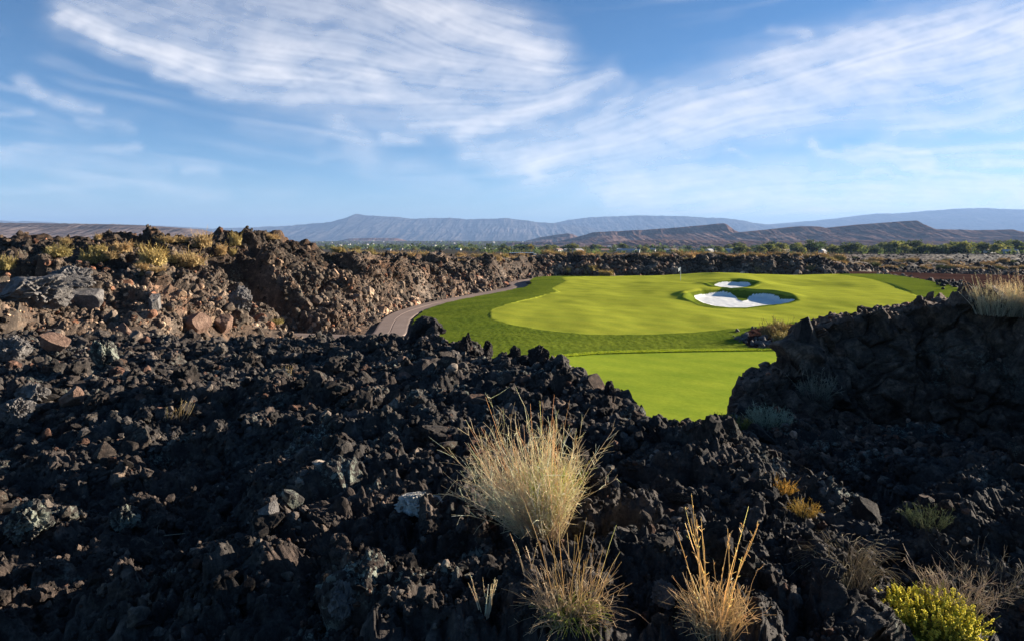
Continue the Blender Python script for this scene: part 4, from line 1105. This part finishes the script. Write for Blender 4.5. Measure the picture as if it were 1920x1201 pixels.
def b_branch(o, s_, r_):
    P_ = np.array([[[0, 0, 0], [18, 4, 3], [36, 4, 5], [55, 6, 6]], [[5, 0, 1], [8, -4, 12], [6, 0, 20], [8, 2, 24]], [[10, 2, 2], [18, -6, -4], [24, -8, -12], [26, -10, -16]]], float) * s_
    build_stems('dead_limbs', [(P_, .006 * np.linspace(1, .5, 4)[None] * np.ones((3, 1)), tube_colors(3, 4, 3, (.3, .26, .2), (.42, .36, .27), r_))], o)
plant('dead_branch', 290, 1010, 'small dead branch lying in the shaded black rubble', 'branch', b_branch)

# --- shrubs on the hillside and beyond: prototypes of three kinds
def shrub_mesh(seed, c0, c1, n=120, flat=.8):
    r_ = np.random.default_rng(seed)
    ps = bush_part(int(n * 1.3), .95, .35, (0, 0, 0), 1.0, .14, (c0, c1), r_, .013, 6, .28, k=4, hvar=.6)
    Vs, Fs, Cs, off = [], [], [], 0
    for P_, R_, C_ in ps:
        v_, f_ = tubes(P_, R_); Vs.append(v_); Fs.append(f_ + off); Cs.append(C_); off += len(v_)
    # leaf sprays through the volume
    m_ = 560; d = r_.normal(size=(m_, 3)); d /= np.linalg.norm(d, axis=1, keepdims=True); d[:, 2] = np.abs(d[:, 2])
    rad = r_.uniform(.45, 1.0, m_) ** .6 * (1 + .6 * perlin3(d * 2.2 + seed, seed))
    c = d * rad[:, None] * np.array([.62, .62, .66 * flat]) + np.array([0, 0, .05])
    a = r_.normal(size=(m_, 3)) * .045; b = r_.normal(size=(m_, 3)) * .03 + np.array([0, 0, .03])
    q = np.stack([c - a, c + b, c + a, c - b], 1).reshape(-1, 3)
    Vs.append(q); Fs.append(np.arange(m_ * 4).reshape(-1, 4) + off)
    Cs.append(np.repeat(np.array(c1)[None] * r_.lognormal(0, .2, (m_, 1)), 4, 0))
    return make_mesh('desert_shrub', np.vstack(Vs), np.vstack(Fs), [M['plant']], attrs={'tint': np.clip(np.vstack(Cs), 0, 1)})
SHY = [shrub_mesh(s_, (.16, .15, .05), (.46, .37, .16)) for s_ in (1, 2)]          # yellow-green
SHT = [shrub_mesh(s_, (.22, .17, .10), (.46, .34, .17)) for s_ in (3, 4)]          # tan
SHG = [shrub_mesh(s_, (.08, .09, .04), (.17, .18, .07)) for s_ in (5, 6)]          # dull green
def shrub(me, p, wd, ht, label, group=None, rz=0.0):
    o = link('desert_shrub', me); o.location = p; o.scale = (wd / 1.05, wd / 1.05, ht / .68); o.rotation_euler = (0, 0, rz); tag(o, label, 'shrub', group); return o
hs = [(285, 498, 40, 36, 0, 'large yellow-green shrub in the middle of the hill bench'), (351, 502, 44, 26, 1, 'wide tan shrub right of the large yellow-green one on the hill'),
      (170, 496, 32, 24, 0, 'yellow-green shrub on the bench left of the large one'), (192, 489, 22, 15, 0, 'round yellow shrub touching the bench shrub'),
      (211, 487, 18, 13, 1, 'small orange-tan shrub at the right of the round yellow one'), (103, 481, 34, 22, 0, 'pale yellow shrub alone on the dark left slope'),
      (6, 508, 26, 24, 0, 'yellow shrub cut by the left edge of the picture'), (228, 474, 26, 18, 1, 'straw shrub under the dark hump on the crest'),
      (186, 474, 24, 13, 0, 'flat green-yellow shrub under the crest notch'), (376, 464, 26, 26, 1, 'tall tan shrub on the crest of the hill'),
      (438, 462, 18, 22, 0, 'upright yellow shrub high on the hill, near the thin twigs'), (310, 457, 26, 12, 1, 'low tan shrub on the skyline left of the tall one'), (335, 455, 26, 11, 1, 'low tan shrub on the skyline beside the tall one'),
      (190, 450, 11, 12, 1, 'tiny tan shrub standing on the skyline notch'), (120, 459, 16, 10, 1, 'tiny pale shrub on the skyline at far left'), (512, 450, 20, 10, 1, 'small tan shrub below the pointed crest rock'),
      (263, 506, 20, 12, 1, 'small tan shrub below the large yellow-green one, left'), (293, 511, 22, 12, 1, 'small tan shrub below the large yellow-green one, right'), (318, 495, 20, 14, 0, 'little yellow shrub between the two big hill shrubs'), (265, 518, 10, 8, 1, 'tiny yellow tuft lowest on the hill bench'),
      (265, 467, 18, 11, 1, 'faint tan shrub below the skyline hump'), (320, 551, 10, 10, 0, 'tiny yellow tuft beside the upright slab'), (412, 482, 18, 18, 1, 'tan shrub on the rocky slope below the crest'), (440, 480, 12, 14, 0, 'thin yellow shrub hanging below the crest shrub'), (515, 608, 20, 10, 0, 'yellow weed at the hill foot near the cart path')]
for k, (u, v, wd, ht, kd, lab) in enumerate(hs):
    g_ = ground_mid(u, v); s_ = g_[1] / F
    shrub((SHY, SHT, SHG)[kd][k % 2], g_ - np.array([0, 0, .05]), wd * s_, ht * s_, lab, rz=k * 1.3)
for (u, v, wd, ht, kd, lab) in [(1445, 632, 30, 24, 1, 'dry tan shrub in the stony bed beside the rough'), (1462, 628, 30, 28, 0, 'green-yellow shrub in the middle of the stony bed'), (1470, 642, 34, 22, 0, 'low green shrub at the front of the stony bed')]:
    Yd = ray_golf(u, v); s_ = Yd / F; shrub((SHY, SHT)[kd][0], ((u - 960) * s_, Yd, (HV - v) * s_ - .05), wd * s_, ht * s_, lab)
r = np.random.default_rng(8)
ZL = {'rim': ('tan shrub in the dry row along the top of the far rock wall', 'shrubs along the far rock wall'), 'field': ('small shrub scattered over the dark lava field on the right', 'shrubs on the far lava field'), 'foot': ('shrub at the foot of the rock wall behind the green', 'shrubs at the foot of the far wall')}
for k in range(120):      # dry row along the wall tops and the plateau behind
    u = r.uniform(615, 1580); rf = sum(A2[:4]) + r.uniform(-6, 100)
    g_ = on_grid(MIDV, us2, np.array([u]), np.array([rf]))[0]; s_ = g_[1] / F; wd = r.uniform(8, 22)
    shrub((SHT if r.random() < .75 else SHY)[k % 2], g_, wd * s_, wd * .55 * s_, *ZL['rim'], rz=k)
for k in range(95):
    u = r.uniform(1540, 1960); rf = sum(A2[:4]) + r.uniform(-60, 180)
    g_ = on_grid(MIDV, us2, np.array([u]), np.array([rf]))[0]; s_ = g_[1] / F; wd = r.uniform(7, 18)
    shrub((SHT if r.random() < .7 else SHG)[k % 2], g_, wd * s_, wd * .5 * s_, *ZL['field'], rz=k)
for (u, v) in [(1100, 516), (1125, 517), (1140, 519), (1090, 511), (1060, 512), (1420, 512), (1520, 508), (1108, 508)]:
    g_ = ground_mid(u, v); s_ = g_[1] / F; shrub(SHY[0], g_, 14 * s_, 10 * s_, *ZL['foot'], rz=u)

# ================================================================== TOWN
def tree_mesh(seed, c, tall=1.0):
    r_ = np.random.default_rng(seed); Vs, Fs, Cs, off = [], [], [], 0
    limbs = []
    for k in range(6):
        a = r_.uniform(0, 2 * PI); e = r_.uniform(.2, .6); limbs.append([[0, 0, .15 + .05 * k], [np.cos(a) * e * .3, np.sin(a) * e * .3, .40], [np.cos(a) * e * .6, np.sin(a) * e * .6, .62 + r_.uniform(0, .15)]])
    limbs.append([[0, 0, -.05], [.01, 0, .2], [.02, .01, .6]])
    v_, f_ = tubes(np.array(limbs), np.array([[.022, .016, .008]] * 6 + [[.04, .032, .015]]), 5); Vs.append(v_); Fs.append(f_); Cs.append(np.tile([.08, .06, .045], (len(v_), 1))); off += len(v_)
    nt_ = len(f_)
    m_ = 700; nc_ = 12; cc = r_.normal(size=(nc_, 3)); cc /= np.linalg.norm(cc, axis=1, keepdims=True); cc *= r_.uniform(.2, .36, (nc_, 1)); cc[:, 2] *= .75 * tall; cc[:, 2] += .48
    cr = r_.uniform(.17, .28, nc_); ci = r_.integers(0, nc_, m_); d = r_.normal(size=(m_, 3)); d /= np.linalg.norm(d, axis=1, keepdims=True)
    p = cc[ci] + d * (cr[ci] * r_.uniform(.5, 1.05, m_))[:, None]
    a = r_.normal(size=(m_, 3)) * .035; b = r_.normal(size=(m_, 3)) * .035
    Vs.append(np.stack([p - a, p + b, p + a, p - b], 1).reshape(-1, 3)); Fs.append(np.arange(m_ * 4).reshape(-1, 4) + off)
    Cs.append(np.repeat(np.array(c)[None] * (r_.lognormal(0, .25, (nc_, 1))[ci]) * r_.lognormal(0, .15, (m_, 1)), 4, 0))
    me_ = make_mesh('town_tree', np.vstack(Vs), np.vstack(Fs), [M['bark'], M['leaf']], midx=np.concatenate([np.zeros(nt_), np.ones(m_)]), attrs={'tint': np.clip(np.vstack(Cs), 0, 1)})
    return me_
TREES = [(tree_mesh(1, (.085, .105, .03)), 'g'), (tree_mesh(2, (.12, .14, .035)), 'g'), (tree_mesh(3, (.19, .195, .05)), 'l'), (tree_mesh(4, (.06, .09, .03)), 'g'), (tree_mesh(5, (.23, .215, .055)), 'l'), (tree_mesh(6, (.40, .30, .04)), 'y'), (tree_mesh(7, (.05, .075, .03), 1.5), 'g')]
TL = {'g': ('dark green tree in the belt of trees around the town', 'dark green trees of the town'), 'l': ('light olive tree in the belt of trees around the town', 'light olive trees of the town')}
r = np.random.default_rng(21); placed = 0
for k in range(290):
    if k < 190: u = r.uniform(1380, 1935); Y = r.uniform(560, 900)
    elif k < 262: u = r.uniform(930, 1400); Y = r.uniform(700, 1150)
    else: u = r.uniform(600, 940); Y = r.uniform(750, 1400)
    x = (u - 960) / F * Y; h = float(np.clip(r.lognormal(2.0, .36), 3.5, 14.5)) * (1.0 if k < 190 else .85); i = int(r.choice([0, 1, 2, 3, 4, 6], p=[.22, .24, .2, .14, .12, .08]))
    o = link('town_tree', TREES[i][0]); o.location = (x, Y, plain_z(x, Y) - .3); o.scale = (h * r.uniform(1.1, 1.8),) * 2 + (h,); o.rotation_euler = (0, 0, r.uniform(0, 6))
    tag(o, *((TL[TREES[i][1]][0], 'tree', TL[TREES[i][1]][1])))
o = link('town_tree', TREES[5][0]); o.location = ((995 - 960) / F * 800, 800, plain_z(0, 800)); o.scale = (9, 9, 10); tag(o, 'golden yellow tree standing out among the town trees', 'tree')
# trees farther off, read as one mass
Vs, Fs, Cs, off = [], [], [], 0
for k in range(2000):
    Y = r.uniform(1000, 5200) if k < 1300 else r.uniform(540, 1050); u = r.uniform(430, 1960) if k % 2 else r.uniform(430, 1000)
    x = (u - 960) / F * Y; h = r.uniform(3.5, 8.5) if k < 1300 else r.uniform(1.2, 3.6); u = u if k < 1300 else r.uniform(900, 1960); x = (u - 960) / F * Y; zb = plain_z(x, Y) + (1 if k < 1300 else 0)
    m_ = 14; p = r.normal(size=(m_, 3)) * np.array([.42, .42, .25]) * h + np.array([x, Y, zb + h * .55]); a = r.normal(size=(m_, 3)) * h * .22; b = r.normal(size=(m_, 3)) * h * .22
    Vs.append(np.stack([p - a, p + b, p + a, p - b], 1).reshape(-1, 3)); Fs.append(np.arange(m_ * 4).reshape(-1, 4) + off); off += m_ * 4
    Cs.append(np.repeat(np.array((.09, .12, .035))[None] * r.lognormal(0, .3) * r.lognormal(0, .2, (m_, 1)), 4, 0))
tag(link('treeline', make_mesh('treeline', np.vstack(Vs), np.vstack(Fs), [M['leaf']], attrs={'tint': np.clip(np.vstack(Cs), 0, 1)})), 'far trees of the valley reading as one green mass', 'trees', kind='stuff')

def house(L, W, H, pitch, wall, roof, seed):
    o = empty('house')
    x, y = L / 2, W / 2
    v_ = np.array([(-x, -y, -1), (x, -y, -1), (x, y, -1), (-x, y, -1), (-x, -y, H), (x, -y, H), (x, y, H), (-x, y, H), (-x, 0, H + pitch), (x, 0, H + pitch)], float)
    link('wall', make_mesh('wall', v_, [np.array([(0, 1, 5, 4), (2, 3, 7, 6)]), np.array([(1, 2, 6, 9, 5), (3, 0, 4, 8, 7)])], [M[wall]]), o)
    e = .6; rx, ry = x + e, y + e; dz = pitch * e / y if y else 0
    top = [(-rx, -ry, H - dz + .1), (rx, -ry, H - dz + .1), (rx, ry, H - dz + .1), (-rx, ry, H - dz + .1), (-rx, 0, H + pitch + .15), (rx, 0, H + pitch + .15)]
    v2_ = np.array(top + [(a, b, c + .25) for a, b, c in top], float)
    link('roof', make_mesh('roof', v2_, np.array([(6, 7, 11, 10), (9, 10, 11, 8), (0, 4, 5, 1), (3, 2, 5, 4), (0, 1, 7, 6), (2, 3, 9, 8), (0, 6, 10, 4), (4, 10, 9, 3), (1, 5, 11, 7), (5, 2, 8, 11)]), [M[roof]]), o)
    for a in (-.3, .12):
        w_ = np.array([(L * a, -y - .04, 1), (L * a + 1.6, -y - .04, 1), (L * a + 1.6, -y - .04, 2.2), (L * a, -y - .04, 2.2), (L * a, -y - .01, 1), (L * a + 1.6, -y - .01, 1), (L * a + 1.6, -y - .01, 2.2), (L * a, -y - .01, 2.2)], float)
        link('window', make_mesh('window', w_, np.array([(0, 1, 2, 3), (4, 7, 6, 5), (0, 4, 5, 1), (3, 2, 6, 7)]), [M['dark_glass']]), o)
    return o
protos = [house(16, 10, 3, 1.8, 'house_wall', 'roof_pale', 0), house(13, 9, 3, 2.2, 'house_white', 'roof_pale', 1), house(18, 11, 3.2, 1.9, 'house_wall', 'roof_tile', 2)]
HL = ['tan house with a pale roof among the town trees', 'white house with a pale roof among the town trees', 'tan house with a dark tiled roof among the town trees']
hp = []
for k in range(58):
    if k < 34: u = r.uniform(1030, 1480); Y = r.uniform(640, 800)
    elif k < 48: u = r.uniform(1480, 1920); Y = r.uniform(560, 800)
    else: u = r.uniform(640, 1000); Y = r.uniform(900, 1500)
    hp.append((u, Y))
for k, (u, Y) in enumerate(hp):
    i = k % 3; o = protos[i] if k < 3 else copy_tree(protos[i]); x = (u - 960) / F * Y
    o.location = (x, Y, plain_z(x, Y) + .2); o.rotation_euler = (0, 0, r.uniform(-.9, .9)); o.scale = (r.uniform(.45, .7),) * 2 + (.66,); tag(o, HL[i], 'house', HL[i].replace('house', 'houses', 1))
far_me = []
for k in range(2):
    v_ = np.array([(-7, -5, -2), (7, -5, -2), (7, 5, -2), (-7, 5, -2), (-7, -5, 4), (7, -5, 4), (7, 5, 4), (-7, 5, 4), (-7, 0, 6), (7, 0, 6)], float) * (1, 1, 1 + .3 * k)
    far_me.append(make_mesh('distant_house', v_, [np.array([(0, 1, 5, 4), (2, 3, 7, 6), (4, 5, 9, 8), (6, 7, 8, 9)]), np.array([(1, 2, 6, 9, 5), (3, 0, 4, 8, 7)])], [M['house_wall'], M['roof_pale']], midx=[0, 0, 1, 1, 0, 0]))
for k in range(85):
    Y = r.uniform(1900, 5600); u = r.normal(760, 140) if k < 68 else r.uniform(950, 1500); x = (u - 960) / F * Y
    o = link('distant_house', far_me[k % 2]); o.location = (x, Y, plain_z(x, Y) + 3); o.rotation_euler = (0, 0, r.uniform(0, 3)); o.scale = (r.uniform(.5, 1.05),) * 2 + (.7,)
    tag(o, 'tiny white house far off in the valley town', 'house', 'distant white houses of the valley town')

# flat-roofed low building on the plateau
def flat_house():
    Yd = 260; o = empty('flat_roofed_house', ((985 - 960) / F * Yd, Yd, -8.2))
    def box(nm, x0, x1, y0, y1, z0, z1, mat):
        v_ = np.array([(x0, y0, z0), (x1, y0, z0), (x1, y1, z0), (x0, y1, z0), (x0, y0, z1), (x1, y0, z1), (x1, y1, z1), (x0, y1, z1)], float)
        return link(nm, make_mesh(nm, v_, np.array([(0, 1, 5, 4), (1, 2, 6, 5), (2, 3, 7, 6), (3, 0, 4, 7), (4, 5, 6, 7), (0, 3, 2, 1)]), [M[mat]]), o)
    box('wall', -5.6, 3.0, 0, 6, 0, 2.0, 'roof_tile'); box('roof', -6.0, 3.4, -.5, 6.5, 2.003, 2.35, 'dark_glass'); box('wall', 3.003, 4.2, -.4, 5.5, 0, 1.9, 'house_white')
    box('window', -4.8, -3.0, -.05, -.005, .6, 1.6, 'dark_glass'); box('window', -1.8, .6, -.05, -.005, .6, 1.6, 'dark_glass')
    tag(o, 'low flat-roofed house with one white end wall on the plateau', 'house')
flat_house()

# ================================================================== FLAGSTICK
def flagstick():
    Yd = ray_golf(1276, 526); x = (1276 - 960) / F * Yd; z = golf_z(np.array([x]), np.array([Yd]))[0]
    o = empty('flagstick', (x, Yd, z)); tag(o, 'white flagstick with a small limp white flag on the green', 'golf flag')
    v_, f_ = tubes(np.array([[[0, 0, -.1], [0, 0, 1.0], [0, 0, 2.2]]], float), np.array([[.034, .032, .03]]), 8); link('pole', make_mesh('pole', v_, f_, [M['white_paint']], smooth=True), o)
    a = np.linspace(0, 1, 9); b = np.linspace(0, 1, 9); A_, B_ = np.meshgrid(a, b)
    fx = -.02 - .36 * A_; fy = .07 * np.sin(A_ * 9 + B_ * 2) * A_; fz = 2.18 - .52 * B_ - .30 * A_ ** 1.3
    front = np.stack([fx, fy - .006, fz], -1).reshape(-1, 3); back = front + np.array([0, .012, 0]); q = grid_faces(9, 9)
    link('flag', make_mesh('flag', np.vstack([front, back]), np.vstack([q, q[:, ::-1] + 81]), [M['flag']], smooth=True), o)
flagstick()

# long grass fringe where the mown lawn meets the rough
r = np.random.default_rng(31); n = 9000
u = r.uniform(1040, 1520, n); v = np.interp(u, [900, 1000, 1055, 1120, 1200, 1300, 1440, 1700], [690, 676, 669, 663.5, 661, 659, 657, 655]) - r.random(n) ** 1.5 * 4
Y = np.array([np.interp(v_, [640, 700], [58.5, 46]) for v_ in v]); 
tY = np.linspace(44, 62, 240)
tab = np.array([HV - golf_z((uu_ - 960) / F * tY, tY) / tY * F for uu_ in np.linspace(1040, 1520, 40)])
for k in range(n):
    j = int((u[k] - 1040) / 480 * 39); Y[k] = np.interp(-v[k], -tab[j], tY)
x = (u - 960) / F * Y; z = golf_z(x, Y)
P_ = np.stack([np.stack([x, Y, z], -1), np.stack([x + r.normal(0, .05, n), Y + r.normal(0, .05, n), z + r.uniform(.05, .11, n)], -1)], 1)
v_, f_ = tubes(P_, np.tile([.03, .012], (n, 1)))
tag(link('fringe_grass', make_mesh('fringe_grass', v_, f_, [M['plant']], attrs={'tint': tube_colors(n, 2, 3, (.36, .46, .04), (.62, .68, .08), r)})), 'thin line of longer grass between mown lawn and rough', 'grass', kind='stuff')

# ================================================================== CIRRUS
def cirrus():
    du, dv = 3.2, 2.2
    cu = np.arange(-700, 2640, du); cv = np.arange(-330, 416, dv); U, Vv = np.meshgrid(cu, cv); H_, W_ = U.shape
    ctl = [(100, 40, 28), (300, 100, 18), (600, 130, 5), (800, 40, 26), (1000, 120, 18), (1080, 180, -30), (900, 220, -6), (600, 260, 14), (100, 190, 14), (100, 300, 8), (400, 340, 8), (1050, 300, -14), (1300, 220, -20), (1600, 100, -20), (1900, 60, -18), (1800, 200, -12), (1600, 290, 4), (1500, 340, -4), (1800, 330, 3), (1300, 370, -4), (-600, 0, 10), (2500, 0, -15)]
    num = 0; cs = 0
    for a, b, g in ctl:
        w_ = 1 / (((U - a) / 1.5) ** 2 + (Vv - b) ** 2 + 900) ** 1.3; num = num + w_ * math.sin(math.radians(g)); cs = cs + w_ * math.cos(math.radians(g))
    ang = np.arctan2(num, cs) + .22 * fbm2(U / 160, Vv / 90, 71, 2)
    fx, fy = np.cos(ang), np.sin(ang)
    def lic(nz, steps, h):
        out = nz.copy(); 
        for sg in (1, -1):
            x = U.copy(); y = Vv.copy()
            for _ in range(steps):
                i = np.clip(((y - cv[0]) / dv).astype(int), 0, H_ - 1); j = np.clip(((x - cu[0]) / du).astype(int), 0, W_ - 1)
                x += sg * h * fx[i, j]; y += sg * h * fy[i, j]
                i = np.clip(((y - cv[0]) / dv).astype(int), 0, H_ - 1); j = np.clip(((x - cu[0]) / du).astype(int), 0, W_ - 1)
                out += nz[i, j]
        out /= (2 * steps + 1); out -= out.mean(); return out / (out.std() + 1e-9)
    r_ = np.random.default_rng(4)
    L1 = lic(r_.normal(size=(H_, W_)), 34, 3.2); L2 = lic(soften(r_.normal(size=(H_, W_)), 6), 46, 4.5); L3 = lic(fbm2(U / 60, Vv / 22, 9, 3), 30, 5)
    wU = U + 34 * fbm2(U / 120, Vv / 60, 15, 5, .6); wV = Vv + 18 * fbm2(U / 100, Vv / 46, 16, 5, .6)
    env = np.zeros_like(U)
    def stroke(line, wd, I, taper=False):
        nonlocal env
        env = env + I * np.exp(-(seg_dist(wU, wV, line) / wd) ** 2 * .42) * .8
    def body(poly, soft, I):
        nonlocal env
        d = seg_dist(wU, wV, poly, True); s_ = np.where(in_poly(wU, wV, poly), d, -d); env = env + I * smooth(-soft, soft * .9, s_)
    body([(140, 5), (400, -40), (760, -40), (940, 10), (1040, 80), (1085, 150), (1050, 190), (970, 215), (850, 240), (650, 225), (520, 190), (430, 140), (300, 95), (190, 60)], 60, .33)
    body([(960, 300), (1100, 240), (1300, 160), (1500, 90), (1700, 40), (1920, -10), (2500, -150), (2500, 180), (1920, 165), (1750, 205), (1500, 245), (1300, 288), (1100, 320), (1000, 328)], 60, .40)
    for ln, wd, I in [([(118, 28), (145, 46), (200, 74), (260, 94), (330, 112), (395, 131)], 11, .55), ([(130, 32), (165, 34)], 22, .45), ([(205, 78), (250, 93), (320, 106), (420, 120), (520, 118)], 15, .4),
        ([(300, 138), (330, 147), (400, 150), (520, 145), (700, 145)], 9, .45), ([(370, 172), (430, 177), (520, 182), (680, 180), (800, 190), (900, 200)], 8, .32), ([(740, -5), (820, 28), (900, 52), (960, 72), (1015, 112)], 24, .5),
        ([(480, 90), (650, 115), (800, 130), (1000, 160)], 28, .22), ([(860, 245), (980, 215), (1060, 187), (1110, 165), (1150, 137)], 11, .55), ([(630, 235), (650, 255), (690, 288)], 15, .3), ([(720, 255), (780, 260)], 7, .3), ([(775, 234), (940, 236)], 7, .35),
        ([(450, 238), (600, 262)], 12, .16), ([(600, 295), (660, 292)], 8, .14), ([(880, 285), (960, 290), (1000, 306), (1010, 328)], 14, .5), ([(700, 310), (860, 345)], 18, .2), ([(35, 153), (70, 178), (130, 195), (195, 206)], 7, .32), ([(0, 217), (55, 212)], 5, .2),
        ([(150, 222), (240, 240)], 6, .2), ([(-200, 282), (0, 278), (120, 280), (250, 278)], 5, .24), ([(-200, 270), (0, 286), (150, 300), (300, 320)], 10, .18), ([(-100, 290), (0, 302), (200, 340), (410, 366)], 10, .2), ([(0, 356), (220, 352)], 5, .16), ([(345, 318), (405, 318)], 8, .25), ([(450, 355), (560, 362)], 6, .1),
        ([(1000, 292), (1250, 236), (1450, 172), (1650, 112), (1920, 64)], 38, .30), ([(1440, 108), (1560, 76), (1700, 46), (1800, 44)], 10, .35), ([(1100, 232), (1180, 172)], 12, .25), ([(1600, 120), (1920, 20)], 16, .25),
        ([(1130, 345), (1350, 330), (1600, 310), (1930, 288)], 17, .36), ([(1515, 268), (1535, 285), (1600, 293), (1750, 303)], 6, .5), ([(1590, 277), (1745, 285)], 4, .42), ([(1690, 316), (1800, 325), (1930, 336)], 4, .42), ([(1620, 328), (1740, 334)], 3, .3), ([(1150, 376), (1400, 370), (1930, 358)], 15, .42),
        ([(1840, 305), (1930, 303)], 6, .4), ([(1680, 248), (1930, 218)], 18, .4), ([(1365, 282), (1405, 297)], 5, .42), ([(1445, 55), (1515, 66)], 6, .25), ([(1900, 175), (2300, 100)], 30, .3)]:
        stroke(ln, wd, I)
    env = env + .30 * smooth(850, 1500, U) * smooth(300, 380, Vv) + .05 * smooth(300, 400, Vv)
    tex = .74 + .12 * L1 + .05 * L2 + .03 * L3 + .75 * fbm2((U + 30 * fbm2(U / 70, Vv / 40, 83, 2)) / 95, (Vv + 20 * fbm2(U / 70, Vv / 40, 84, 2)) / 34, 81, 5, .55)
    dn = env * np.clip(tex, .02, 2.2)
    dn = dn + (.05 + .10 * smooth(900, 1400, U) * smooth(150, 330, Vv)) * np.clip(.6 * L2 + .6 * L3 + .3, 0, 2.5) * smooth(-.25, .3, fbm2(U / 300, Vv / 120, 44, 3))
    dn = soften(dn, 1)
    al = 1 - np.exp(-1.32 * np.clip(dn, 0, None))
    al *= smooth(414, 396, Vv)
    Y = 9000.0 * F / (HV - Vv); X = (U - 960) / F * Y
    Fc = grid_faces(H_, W_); keep = al.ravel()[Fc].max(1) > .006
    v_, f_, a_ = submesh(np.stack([X, Y, np.full_like(X, 9000.0)], -1).reshape(-1, 3), Fc, keep, {'cover': al.ravel()})
    t = NT('cirrus')
    tr = t.n('ShaderNodeBsdfTransparent'); tl = t.n('ShaderNodeBsdfTranslucent'); tl.inputs['Color'].default_value = (.90, .89, .88, 1)
    mx = t.n('ShaderNodeMixShader'); t.l(t.attr('cover', 'Fac'), mx.inputs[0]); t.l(tr.outputs[0], mx.inputs[1]); t.l(tl.outputs[0], mx.inputs[2]); t.l(mx.outputs[0], t.out.inputs['Surface'])
    tag(link('sky_clouds', make_mesh('sky_clouds', v_, f_, [t.m], smooth=True, attrs=a_)), 'thin white cirrus streaks spread across the blue sky', 'clouds', kind='stuff')
cirrus()

# ================================================================== HAZE
def haze():
    x0, x1, y0, y1, z0, z1 = -42000, 42000, -500, 34000, -200, 900
    v_ = np.array([(x0, y0, z0), (x1, y0, z0), (x1, y1, z0), (x0, y1, z0), (x0, y0, z1), (x1, y0, z1), (x1, y1, z1), (x0, y1, z1)], float)
    t = NT('haze'); pv_ = t.n('ShaderNodeVolumePrincipled'); pv_.inputs['Color'].default_value = (.36, .56, .95, 1); pv_.inputs['Density'].default_value = 4.4e-5
    try: pv_.inputs['Anisotropy'].default_value = 0.0
    except Exception: pass
    t.l(pv_.outputs[0], t.out.inputs['Volume'])
    o = link('haze', make_mesh('haze', v_, np.array([(0, 1, 5, 4), (1, 2, 6, 5), (2, 3, 7, 6), (3, 0, 4, 7), (4, 5, 6, 7), (0, 3, 2, 1)]), [t.m]))
    tag(o, 'thin blue air haze filling the valley', 'haze', kind='stuff')
haze()
